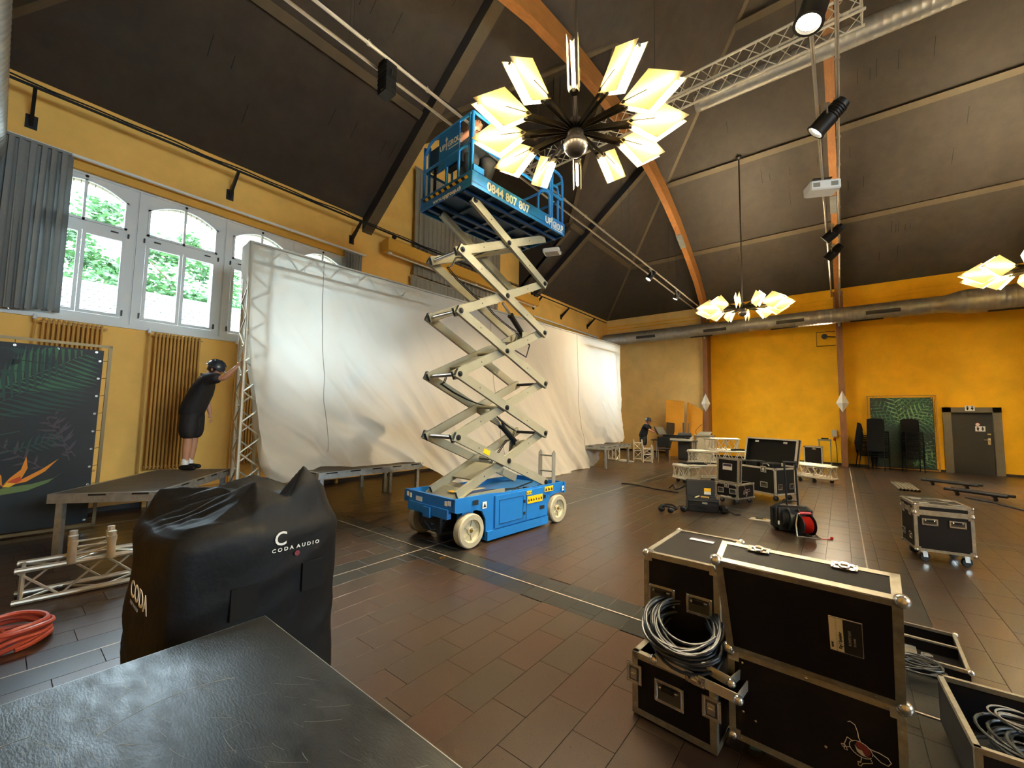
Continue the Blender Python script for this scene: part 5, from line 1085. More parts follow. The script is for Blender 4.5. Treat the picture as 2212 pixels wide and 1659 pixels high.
text_mesh('label_text', 'NAME', .010, black_t, lid, (.417, -.0075, .205), (0, 0, 1), (-1, 0, 0)); text_mesh('label_text', 'Rig / Speaker', .016, black_t, lid, (.444, -.0075, .205), (0, 0, 1), (-1, 0, 0)); text_mesh('label_text', 'KOMPETENT', .013, mat('label_grey', '#8a857c'), lid, (.474, -.0085, .235), (0, 0, 1), (-1, 0, 0)); text_mesh('label_text', 'TECHNIK', .010, mat('label_grey', '#8a857c'), lid, (.488, -.0085, .235), (0, 0, 1), (-1, 0, 0))
frog(t, (.485, -.005, .27), (1, -.0, -.25), (0, -1, 0), .14)
b = MB()
for x, z in ((.06, .44), (.31, .47), (.06, .22), (.11, .2), (.37, .22), (.49, .50)): b.lathe([(.006, 0), (.0001, .003)], (x, -.002, z), (0, -1, 0), 8)
b.build('screw_head', chrome, t)['kind'] = 'stuff'
# open cases at the lower right edge
t = thing('flight_case', 'low open black case tray with silver rim on the floor at the right', 'flight case', (.22, 3.78, 0), radians(-2))
b = MB(); b.mm((0, 0, 0), (.34, .58, .012)); b.mm((0, 0, 0), (.34, .012, .10)); b.mm((0, .568, 0), (.34, .58, .10)); b.mm((0, 0, 0), (.012, .58, .10)); b.mm((.328, 0, 0), (.34, .58, .10)); b.mm((.012, .36, .0), (.328, .372, .085)); b.build('case_body', lam, t, smooth=False)
b = MB(); b.mm((-.002, -.002, .085), (.342, .016, .104)); b.mm((-.002, .564, .085), (.342, .582, .104)); b.mm((-.002, 0, .085), (.016, .58, .104)); b.mm((.324, 0, .085), (.342, .58, .104)); b.mm((.012, .355, .08), (.328, .377, .09)); b.build('edge_trim', edge_m, t, smooth=False)
for x, y in ((0, 0), (.34, 0), (.34, .58)): b = MB(); b.sph((x, y, .095), .018, 10, 8); b.build('ball_corner', chrome, t)
b = MB(); b.lathe([(.0001, .03), (.03, .025), (.035, 0)], (.17, .25, .012), n=14); b.mm((.04, .05, .012), (.12, .3, .05)); b.build('metal_fitting', chrome, t)
coil('cable_coil', 'loose dark cables hanging over the low open tray at the right', (.30, 3.62, .105), .11, .005, mat('black_cable', '#1d2023'), 6, .03, .05, seed=9, sq=.8)
t = thing('cable_box', 'open black cable trunk cut by the lower right corner of the photo', 'cable trunk', (.385, 2.60, 0), radians(3))
b = MB(); b.mm((0, 0, .04), (.55, .60, .05)); b.mm((0, 0, .04), (.55, .012, .27)); b.mm((0, .588, .04), (.55, .60, .27)); b.mm((0, 0, .04), (.012, .60, .27)); b.mm((.538, 0, .04), (.55, .60, .27)); b.build('case_body', mat('trunk_dark', '#0c0c10', .6, spec=.3), t, smooth=False)
b = MB()
for a, c in (((-.003, -.003), (.553, .018)), ((-.003, .582), (.553, .603)), ((-.003, 0), (.018, .60)), ((.532, 0), (.553, .60))): b.mm((*a, .252), (*c, .275))
b.mm((-.004, -.004, .03), (.02, .02, .27)); b.build('edge_trim', edge_m, t, smooth=False)
for x, y in ((.06, .06), (.49, .06), (.06, .54), (.49, .54)): b = MB(); b.lathe([(.0001, -.01), (.02, -.01), (.02, .01), (.0001, .01)], (x, y, .02), (1, 0, 0), 12); b.build('roller', rub, t)
coil('cable_coil', 'tangled dark cable coil lying inside the cable trunk', (.66, 2.90, .055), .19, .0065, mat('black_cable', '#1d2023'), 16, .16, .05, seed=12)
coil('cable_coil', 'thin grey cable coil on top of the tangled cables in the trunk', (.60, 3.02, .215), .10, .004, mat('grey_cable', '#6f6c66', .5), 5, .03, .03, seed=14, sq=.8)
# far closed case by the wall
t = thing('flight_case', 'dark case with silver frame standing upright at the orange wall by the metal stand', 'flight case', (-1.02, 17.2, 0), 0)
shell(t, 0, 0, .0, .50, .40, .70, lam, alu_b); dish(t, 'latch', (.28, -.003, .64), (1, 0, 0), (0, -1, 0), .11, .09, 'latch')
# ---------------------------------------------------------------- tool case, headphones, paper, reels
t = thing('tool_case', 'open black plastic tool case with yellow label and tools on the floor', 'tool case', (-2.10, 7.53, 0), radians(22))
b = MB(); b.bb((0, 0, .01), (.48, .34, .03), .008)
for a, c in (((0, 0), (.48, .014)), ((0, .326), (.48, .34)), ((0, 0), (.014, .34)), ((.466, 0), (.48, .34))): b.mm((*a, .01), (*c, .20))
b.mm((.02, -.01, .10), (.46, .0, .12)); b.build('case_body', blk, t)
b = MB(); b.bb((-.005, -.02, .175), (.485, .30, .20), .01); b.mm((.0, .0, .2), (.48, .014, .225)); b.mm((.0, .26, .2), (.48, .274, .225)); b.build('tool_tray', mat('dark_grey_plastic', '#232323', .5), t)
b = MB(); b.bb((0, .32, .20), (.48, .36, .50), .02); b.mm((.02, .318, .22), (.46, .322, .48)); l = b.build('lid', mat('lid_grey', '#2b2926', .5), t); b = MB(); b.mm((.30, .314, .25), (.41, .318, .30)); b.mm((.30, .314, .30), (.41, .318, .36), 1); b.build('paper_label', [paper, yel], l, smooth=False)
b = MB(); b.path([(.18, -.01, .08), (.18, -.04, .09), (.30, -.04, .09), (.30, -.01, .08)], .009, 6); b.mm((.22, -.012, .14), (.30, -.002, .17), 1); b.build('handle', [blk, mat('grey_clip', '#77746c')], t)
b = MB(); b.tube((.12, .06, .235), (.20, .2, .235), .011, 7); b.build('screwdriver', mat('cream_handle', '#d9c99a', .5), t); b = MB(); b.tube((.22, .12, .24), (.33, .04, .245), .015, 8); b.build('hammer_handle', mat('wood_handle', '#d7a659', .5), t)
b = MB(); b.bb((.50, -.02, .0), (.62, .2, .12), .03); b.path([(.5, .1, .1), (.62, .0, .05), (.72, -.03, .012), (.80, -.02, .012)], .012, 6); b.build('tool_pouch', blk, t)
t = thing('tool_belt', 'black headset and belt lying on the floor left of the tool case', 'headset', (-2.36, 7.28, 0), .2)
b = MB(); b.path([(.14*cos(a), .10*sin(a), .05+.05*abs(sin(a))) for a in [2*pi*k/18 for k in range(19)]], .014, 6); b.path([(.1, 0, .03), (.18, .08, .10), (.24, .1, .04)], .012, 6); b.build('band', blk, t)
b = MB()
for x, y, s in ((-.1, -.06, .055), (.05, -.1, .05), (.24, .1, .06)): b.sph((x, y, s*.9), s, 12, 8, (1, .7, .9))
b.build('ear_cup', blk, t)
t = tag(MB().prism([(0, 0), (.28, .03), (.30, .20), (.22, .19), (.20, .24), (.02, .17)], (0, 0, .001), (1, 0, 0), (0, 1, 0), (0, 0, .002)).build('paper_sheet', paper, None, smooth=False, loc=(-1.21, 7.62, 0)), 'white paper sheet lying flat on the floor left of the black reel trolley', 'paper')
t = thing('notebook', 'small black notebook with yellow edge lying on the white paper', 'notebook', (-1.12, 7.71, .0035), .2); b = MB(); b.mm((0, 0, 0), (.14, .10, .022)); b.build('cover', mat('notebook_dark', '#3a3528', .5), t, smooth=False); b = MB(); b.mm((.1, -.004, .003), (.144, .08, .02)); b.build('page_block', mat('yellow_pages', '#c9a04a'), t, smooth=False)
t = thing('reel_trolley', 'black cable reel case with raised pull handle and black cable drum', 'reel trolley', (-.80, 7.10, 0), radians(23))
b = MB(); b.bb((0, 0, .0), (.50, .22, .36), .05); b.build('case_body', blk, t)
b = MB(); b.lathe([(.15, -.02), (.15, .0), (.12, .01), (.12, .1), (.15, .11), (.15, .12)], (.18, -.02, .18), (1, 0, 0), 24); 
for k in range(10): b.lathe([(.125, k*.012-.004), (.131, k*.012+.002), (.125, k*.012+.008)], (.185-.09, .04, .18), (1, 0, 0), 24)
b.mm((.06, -.012, .02), (.30, .0, .34)); b.build('cable_drum', mat('black_cable', '#1d2023'), t)
for x in (.20, .34): b = MB(); b.tube((x, .10, .34), (x-.02, .10, .97), .014, 8); b.build('pull_rod', blk, t)
b = MB(); b.tube((.165, .10, .975), (.34, .10, .975), .018, 8); b.tube((.19, .10, .42), (.33, .10, .42), .01, 6); b.build('pull_handle', blk, t)
b = MB(); b.path([(.02, .0, .12), (.02, -.02, .30), (.04, 0, .37), (.09, 0, .40), (.14, 0, .43)], .012, 6); b.tube((.12, 0, .42), (.15, 0, .45), .022, 8); b.build('plug_lead', blk, t); b = MB(); b.tube((.05, -.02, .10), (.05, -.02, .15), .012, 7); b.build('plug_pin', white, t)
t = thing('cable_reel', 'round cable reel wound with red cable leaning on the black reel trolley', 'cable reel', (-.44, 7.06, 0), radians(20))
b = MB()
for k in range(11): b.lathe([(.10, -.06+k*.011), (.112-.002*(k % 2), -.055+k*.011), (.10, -.05+k*.011)], (0, 0, .155), (1, .25, 0), 28)
b.lathe([(.10, -.062), (.10, .065)], (0, 0, .155), (1, .25, 0), 28); b.build('red_cable', mat('red_cable', '#b3261b', .45), t)
b = MB(); b.lathe([(.0001, .07), (.13, .07), (.14, .075), (.13, .085), (.0001, .09)], (0, 0, .155), (1, .25, 0), 28); b.lathe([(.0001, -.08), (.13, -.08), (.13, -.07), (.0001, -.065)], (0, 0, .155), (1, .25, 0), 28); b.build('reel_disc', blk, t)
b = MB(); d_ = V((1, .25, 0)).normalized()
for s_, q in ((.095, .02), (.10, -.07)): b.lathe([(.0001, 0), (.028, 0), (.028, .006)], d_*s_+V((0, 0, .155+q)), d_, 12)
b.build('socket', mat('socket_cream', '#b9b29c'), t)
b = MB(); b.path([(-.12, -.1, .012), (.14, -.12, .012), (.15, .1, .012), (.11, .03, .16), (.09, .0, .31), (-.09, -.04, .31), (-.11, -.03, .16), (-.12, -.1, .012)], .010, 7); b.build('frame', chrome, t); b = MB(); b.tube((-.07, -.03, .315), (.07, .0, .315), .019, 8); b.build('grip', red_m, t)
b = MB(); b.path([(.05, -.1, .012), (.2, -.1, .008), (.28, -.06, .008)], .006, 5); b.sph((.29, -.055, .02), .02, 8, 6); b.build('lead', mat('red_cable', '#b3261b'), t)
# ---------------------------------------------------------------- truss pieces
def dolly_truss(label, ps, group=None, w=.29, name='truss_piece', extra=None, m=truss_w):
    t = thing(name, label, 'truss', (0, 0, 0), 0, group)
    for p, q in ps: truss(t, p, q, w, .022, bay=.30, m=m, rb=.009)
    return t
t = dolly_truss('folded aluminium truss corner lying on a castered dolly, lowest of the truss pile', [((-3.30, 10.75, .27), (-1.9, 11.9, .27)), ((-3.25, 10.8, .27), (-2.75, 10.45, .27))], 'truss pieces piled behind the cases')
for x, y in ((-3.25, 10.75), (-2.85, 10.55), (-2.6, 11.4), (-3.05, 10.6)): caster(t, x, y, .045, .11, blk_m)
dolly_truss('aluminium truss piece in the middle of the pile behind the cases', [((-3.2, 11.6, .58), (-1.9, 12.3, .60)), ((-3.15, 11.55, .58), (-2.5, 11.35, .58))], 'truss pieces piled behind the cases')
dolly_truss('short aluminium truss piece on top of the pile in front of the lectern', [((-2.82, 12.2, .90), (-2.15, 12.45, .90)), ((-2.85, 12.25, .90), (-2.45, 11.9, .90))], 'truss pieces piled behind the cases')
b = MB(); b.path([(-3.3, 11.0, .435), (-3.0, 11.1, .45), (-2.7, 11.2, .44), (-2.5, 11.5, .44), (-2.9, 11.3, .445), (-3.1, 10.95, .44)], .03, 6); tag(b.build('load_strap', blk, None), 'black straps bundled on top of the lowest truss piece', 'strap')
b = MB(); b.path([(-2.3, 12.2, .765), (-2.1, 12.3, .78), (-1.95, 12.35, .765), (-2.0, 12.2, .765)], .03, 6); tag(b.build('load_strap', blk, None), 'black strap lying on the middle truss piece', 'strap')
t = dolly_truss('aluminium truss piece on casters right of the big open case', [((-1.25, 13.6, .27), (-.15, 13.1, .27)), ((-1.2, 14.0, .27), (-.3, 13.5, .27))])
for x, y in ((-.9, 13.2), (-.6, 13.15), (-.25, 13.3)): caster(t, x, y, .045, .11, blk_m)
t = thing('par_can_lamp', 'silver round lamp lying on the truss piece right of the open case', 'lamp', (-1.05, 13.35, .44)); b = MB(); b.lathe([(.0001, -.14), (.06, -.13), (.11, 0), (.12, .1), (.10, .1)], (0, 0, .1), (.5, -.8, .2), 16); b.build('housing', chrome, t)
for i, (x, y, L, lab) in enumerate(((-5.95, 15.0, .70, 'upright lattice truss stub beside the mixing desk, taller left one'), (-5.42, 14.55, .55, 'upright lattice truss stub beside the mixing desk, shorter right one'))):
    t = thing('truss_stub', lab, 'truss', (x, y, 0), radians(25), 'upright truss stubs by the desk')
    for a, c in ((-.15, -.15), (.15, -.15), (.15, .15), (-.15, .15)): b = MB(); b.tube((a, c, 0), (a, c, L), .024, 9); b.tube((a, c, L), (a, c, L+.07), .02, 9, .010); b.build('chord', truss_w, t)
    b = MB(); cs = [(-.15, -.15), (.15, -.15), (.15, .15), (-.15, .15)]
    for f in range(4):
        A, B = cs[f], cs[(f+1) % 4]
        for z in (.06, L*.5, L-.06): b.tube((*A, z), (*B, z), .012, 6)
        b.tube((*A, .06), (*B, L*.5), .010, 5); b.tube((*B, L*.5), (*A, L-.06), .010, 5)
    b.build('brace_lattice', truss_w, t)
# truss section lying at the left with an upright corner
t = thing('truss_piece', 'aluminium truss section lying on the floor at the left with an upright corner piece', 'truss', (0, 0, 0))
truss(t, (-5.37, .20, .150), (-5.28, 1.25, .150), .25, .023, bay=.52, m=alu_b, rb=.010)
for x, y in ((-5.21, .50), (-5.17, .74), (-5.43, .52), (-5.40, .76)):
    b = MB(); b.tube((x, y, .27), (x, y, .42), .030, 12); b.tube((x, y, .42), (x, y, .46), .034, 12); b.tube((x, y, .46), (x, y, .50), .028, 12); b.build('coupler_post', alu_b, t)
b = MB()
for p, q in (((-5.21, .50), (-5.17, .74)), ((-5.43, .52), (-5.40, .76)), ((-5.21, .50), (-5.43, .52)), ((-5.17, .74), (-5.40, .76))): b.tube((*p, .40), (*q, .40), .010, 6); b.tube((*p, .34), (*q, .34), .010, 6); b.tube((*p, .30), (*q, .38), .009, 6)
b.build('corner_brace', alu_b, t)
# strap, rag, floor bits
b = MB(); b.path([(-4.15, 9.45, .012), (-3.9, 9.5, .014), (-3.6, 9.4, .012), (-3.3, 9.25, .012), (-3.0, 9.2, .012), (-2.75, 9.15, .012)], .012, 5); b.path([(-3.05, 9.5, .02), (-2.95, 9.45, .12), (-2.9, 9.45, .02), (-2.85, 9.6, .03), (-2.7, 9.55, .12), (-2.62, 9.5, .02), (-2.6, 9.35, .02)], .016, 5)
tag(b.build('load_strap', blk, None), 'black strap snaking over the floor in front of the truss dolly', 'strap')
# pipes and dark truss bars on the floor at the right
rr = random.Random(4)
for k in range(6):
    b = MB(); x = 1.02+k*.062; b.lathe([(.022, 0), (.027, 0), (.027, 1.35), (.022, 1.35), (.022, 0)], (0, 0, 0), (0, 1, 0), 14)
    o = b.build('steel_pipe', mat('dull_pipe', '#6d685c', .45, .5), None, loc=(x, 13.15+rr.uniform(-.03, .03), .0275)); o.rotation_euler = (0, 0, radians(2)); tag(o, 'dull steel pipe lying in the floor row, '+('first', 'second', 'third', 'fourth', 'fifth', 'last')[k]+' from the timber post side', 'pipe', 'row of steel pipes on the floor')
def bar(label, p, q, r=.03):
    t = thing('pipe_dolly', label, 'pipe', (0, 0, 0), 0, None); b = MB(); b.tube(p, q, r, 8); d = (V(q)-V(p)); n_ = V((-d.y, d.x, 0)).normalized()*.22; b.tube(V(p)+n_, V(q)+n_, r, 8)
    for s_ in (.1, .5, .9): c = V(p).lerp(V(q), s_); b.tube(c, c+n_, .015, 6)
    b.build('frame', blk_m, t); 
    for s_ in (.2, .8): c = V(p).lerp(V(q), s_); caster(t, c.x, c.y, .035, .09, blk_m)
bar('dark folded metal dolly lying flat on the floor, farther one behind the small case', (1.55, 14.9, .12), (2.45, 14.4, .12))
bar('dark folded metal dolly with casters on the floor, nearer one right of the small case', (1.75, 13.3, .12), (2.55, 12.7, .12))
b = MB(); b.path([(2.0, 12.9, .014), (2.3, 12.5, .014), (2.45, 12.1, .014), (2.6, 11.7, .014), (3.0, 11.3, .014), (3.6, 11.2, .014)], .014, 6); tag(b.build('floor_cable', blk, None), 'thick black cable running over the floor to the right edge', 'cable')
# ---------------------------------------------------------------- desk corner
t = thing('mixing_desk', 'mixing console on a trestle table behind the person in the far corner', 'mixing desk', (-5.80, 15.95, 0), radians(8))
b = MB(); b.mm((0, 0, .70), (1.6, .75, .73)); b.build('table_top', mat('dark_table', '#3a362e', .5), t, smooth=False)
for x in (.08, 1.48):
    for y in (.08, .67): b = MB(); b.tube((x, y, 0), (x, y, .70), .02, 8); b.build('leg', alu, t)
b = MB(); b.prism([(.05, .735), (.7, .735), (.7, .90), (.05, .80)], (.35, 0, 0), (0, 1, 0), (0, 0, 1), (1.1, 0, 0)); c = b.build('console', mat('console_cream', '#b9b3a0', .5), t, smooth=False)
b = MB()
for k in range(20): b.mm((.40+k*.05, .06, .812), (.42+k*.05, .3, .86))
b.mm((.38, .35, .87), (1.4, .66, .92)); b.build('fader_bank', blk, c, smooth=False)
t2 = thing('touch_monitor', 'black tilted monitor in front of the person at the desk', 'monitor', (-5.45, 16.30, .92), radians(60)); b = MB(); b.prism([(0, 0), (.04, -.01), (.26, .28), (.24, .30)], (-.22, 0, 0), (0, 1, 0), (0, 0, 1), (.44, 0, 0)); b.build('case', blk, t2, smooth=False); b = MB(); b.prism([(-.003, .01), (.225, .29), (.222, .292), (-.005, .012)], (-.20, 0, 0), (0, 1, 0), (0, 0, 1), (.40, 0, 0)); b.build('screen', mat('screen_grey', '#6d6b64', .2), t2, smooth=False)
t = thing('desk_chair', 'black chair standing in front of the mixing desk', 'chair', (-5.12, 15.40, 0), radians(200))
b = MB(); b.bb((-.22, -.22, .42), (.22, .22, .48), .03); b.build('seat', blk, t); b = MB(); b.bb((-.22, -.24, .50), (.22, -.20, .88), .02); b.build('backrest', blk, t)
for x in (-.19, .19):
    for y in (-.19, .19): b = MB(); b.tube((x, y, 0), (x, y, .43), .014, 7); b.build('leg', chrome, t)
t = thing('grey_cabinet', 'tall narrow grey cabinet beside the leaning orange panels', 'cabinet', (-5.02, 16.75, 0), radians(6)); b = MB(); b.bb((0, 0, 0), (.44, .42, 1.0), .01); b.build('body', mat('grey_cabinet_paint', '#55585a', .5), t); b = MB(); b.mm((.16, .1, 1.0), (.22, .16, 1.40)); b.mm((.36, .1, 1.0), (.385, .13, 1.39)); b.build('post', mat('grey_cabinet_paint', '#55585a'), t, smooth=False)
t = thing('lectern', 'wooden framed lectern with thin microphone in front of the timber post', 'lectern', (-4.42, 16.85, 0), radians(3))
b = MB(); b.mm((.03, .03, 0), (.60, .40, .88)); b.build('front_panel', mat('lectern_cream', '#c9bfa6', .6), t, smooth=False)
b = MB(); 
for x in (0, .58): b.mm((x, 0, 0), (x+.05, .05, .92)); 
b.mm((-.02, -.02, .90), (.65, .45, .94)); b.prism([(0, .94), (.40, 1.05), (.40, 1.07), (0, .96)], (.1, 0, 0), (0, 1, 0), (0, 0, 1), (.45, 0, 0)); b.build('frame', mat('grey_wood', '#8b8778', .6), t, smooth=False)
b = MB(); b.path([(.05, .05, .94), (.03, .05, 1.1), (.10, .05, 1.2), (.22, .05, 1.32)], .008, 6); b.tube((.21, .05, 1.31), (.24, .05, 1.35), .014, 7); b.build('microphone', blk, t)
op = mat('orange_board', '#d6930f', .55, var=.05)
t = thing('leaning_board', 'tall orange board leaning on the corner wall, left one of two', 'board', (-5.80, 17.6, 0), radians(12)); b = MB(); b.prism([(0, 0), (.72, 0), (.72, 2.30), (0, 2.36)], (0, 0, 0), (1, 0, 0), (0, .28, 1), (0, .03, 0)); b.build('board_face', op, t, smooth=False)
t = thing('leaning_board', 'orange board with slanted top edge leaning beside the timber post, right one of two', 'board', (-5.10, 17.95, 0), radians(2)); b = MB(); b.prism([(0, 0), (.62, 0), (.62, 1.92), (0, 2.26)], (0, 0, 0), (1, 0, 0), (0, .25, 1), (0, .03, 0)); b.build('board_face', op, t, smooth=False)
t = thing('dark_panel', 'thin dark panel leaning on edge left of the orange boards', 'panel', (-5.72, 17.5, 0), radians(70)); b = MB(); b.prism([(0, 0), (.5, 0), (.5, 1.35), (0, 1.40)], (0, 0, 0), (1, 0, 0), (0, -.04, 1), (0, .03, 0)); b.build('panel_face', mat('dark_panel', '#2f2a22', .6), t, smooth=False)
t = thing('metal_stand', 'grey metal trestle stand against the orange wall beside the socket box', 'stand', (-.66, 17.9, 0)); b = MB(); b.mm((0, 0, .88), (.38, .35, .93)); b.build('top', mat('stand_grey', '#8b8670', .5, .3), t, smooth=False)
for x in (.02, .34):
    b = MB(); b.mm((x, .02, 0), (x+.03, .05, .88)); b.mm((x, .30, 0), (x+.03, .33, .88))
    for k in range(8): b.beam((x+.015, .035, .08+k*.1), (x+.015, .315, .13+k*.1), .01, .01)
    b.build('leg', mat('stand_grey', '#8b8670'), t, smooth=False)
b = MB(); b.mm((.1, .1, .93), (.3, .25, .97)); tag(b.build('small_fixture', blk, None, smooth=False, loc=(-.66, 17.9, 0)), 'small dark object on top of the metal trestle stand', 'fixture')
t = thing('socket_box', 'cream wall socket box with red plug left of the second timber post', 'socket box', (-.20, YB-.02, 1.0)); b = MB(); b.bb((-.08, -.08, 0), (.08, 0, .25), .01); b.build('box', mat('socket_cream', '#cfc7ad'), t); b = MB(); b.tube((0, -.06, -.06), (0, -.10, -.12), .04, 10); b.build('plug', red_m, t); b = MB(); b.path([(0, -.03, 0), (.03, -.05, -.2), (.05, -.03, -.6), (.05, -.02, -.9)], .01, 5); b.build('cable', blk, t)
# folded rag by the cloth end
b = MB(); b.sph((0, 0, .03), .16, 14, 8, (1.3, .8, .35)); b.sph((.2, .05, .02), .10, 12, 8, (1.6, .5, .3)); tag(b.build('cloth_rag', cloth_m, None, loc=(-6.05, 14.0, .015)), 'small crumpled white cloth on the floor by the far stage deck', 'cloth')
# ---------------------------------------------------------------- banners
def leaf(b, c, a, L, w, n=9, bend=.2, mi=0, d=0.004, flip=1):
    """pinnate palm leaf drawn flat in the banner plane: local x, z"""
    ca, sa = cos(a), sin(a); f = lambda s, t_: (c[0]+(s*ca-t_*sa), c[1]+(s*sa+t_*ca))
    pts = []
    for k in range(1, n*2+1):
        s = L*k/(n*2)*1.0; ll = w*sin(min(pi, .25+k/(n*2)*2.6)); wd = L/(n*2)*.42; sg = 1 if k % 2 else -1
        p0 = f(s, 0); p1 = f(s+wd, 0); t1 = f(s+ll*.75, sg*ll); m1 = f(s+ll*.32-wd*.2, sg*ll*.55); m2 = f(s+ll*.36+wd*.8, sg*ll*.5)
        pts.append([p0, m1, t1, m2, p1])
    for q in pts:
        k0 = len(b.v); b.add([(x, -d, z) for x, z in q], [(0, 1, 2), (0, 2, 3), (0, 3, 4)], mi)
    r0, r1 = f(0, 0), f(L, 0); nn_ = V((-(r1[1]-r0[1]), 0, r1[0]-r0[0])).normalized()*.006
    b.add([V((r0[0], -d-.0006, r0[1]))-nn_, V((r1[0], -d-.0006, r1[1]))-nn_*.3, V((r1[0], -d-.0006, r1[1]))+nn_*.3, V((r0[0], -d-.0006, r0[1]))+nn_], [(0, 1, 2, 3)], mi)
def clipb(b, w, h, mg=.02):
    for i, v in enumerate(b.v): b.v[i] = (min(max(v[0], mg), w-mg), v[1], min(max(v[2], mg), h-mg))
gr = [mat('leaf_print_dark', '#16231f', .6), mat('leaf_print_teal', '#23433a', .6), mat('leaf_print_green', '#3c6b4a', .6), mat('leaf_print_light', '#6f9a68', .6), mat('leaf_print_mauve', '#463a44', .6)]
def banner(t, w, h, bgm, leaves, fr_m, z0=.06):
    b = MB(); b.mm((0, -.003, z0), (w, .0, h)); b.build('banner_print', bgm, t, smooth=False)
    b = MB()
    for (x, z, a, L, ww, n_, mi) in leaves: leaf(b, (x, z), a, L, ww, n_, mi=mi, d=.005+.0007*(len(b.v) % 5))
    clipb(b, w, h); b.build('leaf_print', gr, t, smooth=False)
    for a, c in (((-.085, .02, 0), (-.05, .06, h+.07)), ((w+.05, .02, 0), (w+.085, .06, h+.07)), ((-.085, .02, h+.04), (w+.085, .06, h+.075)), ((-.085, .02, 0), (w+.085, .06, .035))): b = MB(); b.mm(a, c); b.build('frame_bar', fr_m, t, smooth=False)
    b = MB(); k = .1
    while k < h: b.lathe([(.010, 0), (.014, .003), (.006, .003), (.005, 0)], (w-.03, -.003, k), (0, -1, 0), 10); b.lathe([(.010, 0), (.014, .003), (.006, .003), (.005, 0)], (.03, -.003, k), (0, -1, 0), 10); b.tube((w-.03, 0, k), (w+.045, .03, k+.01), .003, 4); k += .235
    k = .1
    while k < w: b.lathe([(.010, 0), (.014, .003), (.006, .003), (.005, 0)], (k, -.003, h-.03), (0, -1, 0), 10); b.tube((k, 0, h-.03), (k, .03, h+.05), .003, 4); k += .35
    b.build('eyelet', chrome, t)
t = thing('jungle_banner', 'dark jungle print banner with orange exotic flower tied in a frame', 'banner', (-8.05, -1.0, .0), radians(90)); t.rotation_euler = (radians(4), 0, radians(90)); t.location = (-7.92, -1.05+.0, .02)
lv = []
for k in range(11): lv.append((1.5-.03*k, 2.25-.12*k, radians(172+k*3), 1.05, .09, 2, 0 if k % 2 else 1))
lv += [(.85, 1.45, radians(38), .95, .45, 13, 1), (1.05, 1.78, radians(36), .85, .42, 13, 2), (1.75, .95, radians(120), .55, .16, 5, 4), (1.70, .9, radians(105), .62, .12, 5, 4), (1.5, .8, radians(140), .55, .14, 5, 4), (1.2, 1.05, radians(20), .45, .12, 8, 1), (.4, .5, radians(60), .8, .3, 10, 0), (1.0, .12, radians(160), .7, .2, 8, 1), (.5, 1.5, radians(110), .8, .25, 9, 1), (.3, 1.0, radians(80), .9, .3, 10, 0)]
banner(t, 1.92, 2.36, mat('jungle_print_ground', '#101414', .55, col2='#1c2224', vscale=1.6), lv, mat('bronze_frame', '#7d6a4a', .45, .6))
b = MB(); og, rd_, ye, gn = 0, 1, 2, 3
def pet(pts, mi, d): b.add([(fx+(x-fx)*FS, -d, fz+(z-fz)*FS) for x, z in pts], [tuple(range(len(pts)))], mi)
fx, fz = 1.17, .635; FS = .66
pet([(fx, fz), (fx-.02, fz+.18), (fx-.10, fz+.34), (fx-.17, fz+.50), (fx-.18, fz+.30), (fx-.12, fz+.1)], og, .010); pet([(fx, fz), (fx+.08, fz+.14), (fx+.20, fz+.28), (fx+.25, fz+.52), (fx+.28, fz+.30), (fx+.22, fz+.12), (fx+.1, fz)], og, .011)
pet([(fx+.05, fz), (fx+.22, fz+.10), (fx+.45, fz+.26), (fx+.66, fz+.45), (fx+.50, fz+.22), (fx+.28, fz+.05)], og, .012); pet([(fx-.02, fz), (fx+.1, fz+.10), (fx+.2, fz+.16), (fx+.22, fz+.08), (fx+.1, fz-.02)], rd_, .013); pet([(fx-.05, fz), (fx-.06, fz+.14), (fx-.12, fz+.24), (fx-.12, fz+.06)], rd_, .013)
pet([(fx, fz-.02), (fx+.05, fz+.06), (fx+.16, fz+.03), (fx+.08, fz-.03)], ye, .014); pet([(fx-.35, fz-.28), (fx, fz-.04), (fx+.35, fz-.0), (fx+.62, fz+.08), (fx+.74, fz+.2), (fx+.55, fz-.0), (fx+.3, fz-.12), (fx, fz-.16)], gn, .012)
b.build('flower_print', [mat('flower_orange', '#e08a1c', .6), mat('flower_red', '#c3461c', .6), mat('flower_yellow', '#e8b52a', .6), mat('flower_green', '#5f7440', .6)], t, smooth=False)
t = thing('leaf_banner', 'green palm leaf print banner in a thin frame behind the chair stacks', 'banner', (.80, 18.72, .02))
t.rotation_euler = (radians(-1.5), 0, 0); lv = [(.75, 1.45, radians(a), L*1.15, ww*1.9, n_-1, mi) for a, L, ww, n_, mi in ((20, .7, .14, 8, 3), (45, .75, .16, 8, 3), (70, .9, .16, 9, 2), (100, .9, .14, 8, 3), (130, .8, .15, 8, 2), (160, .7, .14, 8, 2), (0, .8, .15, 8, 2), (-20, .8, .15, 8, 1), (-60, .9, .2, 9, 1), (-110, .9, .2, 9, 1), (200, .7, .2, 8, 1))]
lv += [(1.5, 2.3, radians(a), .9, .25, 7, mi) for a, mi in ((180, 2), (200, 1), (220, 2), (240, 1), (265, 2))]+[(1.0, .1, radians(a), .9, .22, 6, mi) for a, mi in ((20, 2), (35, 3), (50, 2), (65, 3), (80, 2), (100, 1))]
banner(t, 1.53, 2.36, mat('leaf_print_ground', '#1c2b26', .55, col2='#24382f', vscale=2), lv, mat('tan_frame', '#b98a3c', .5))
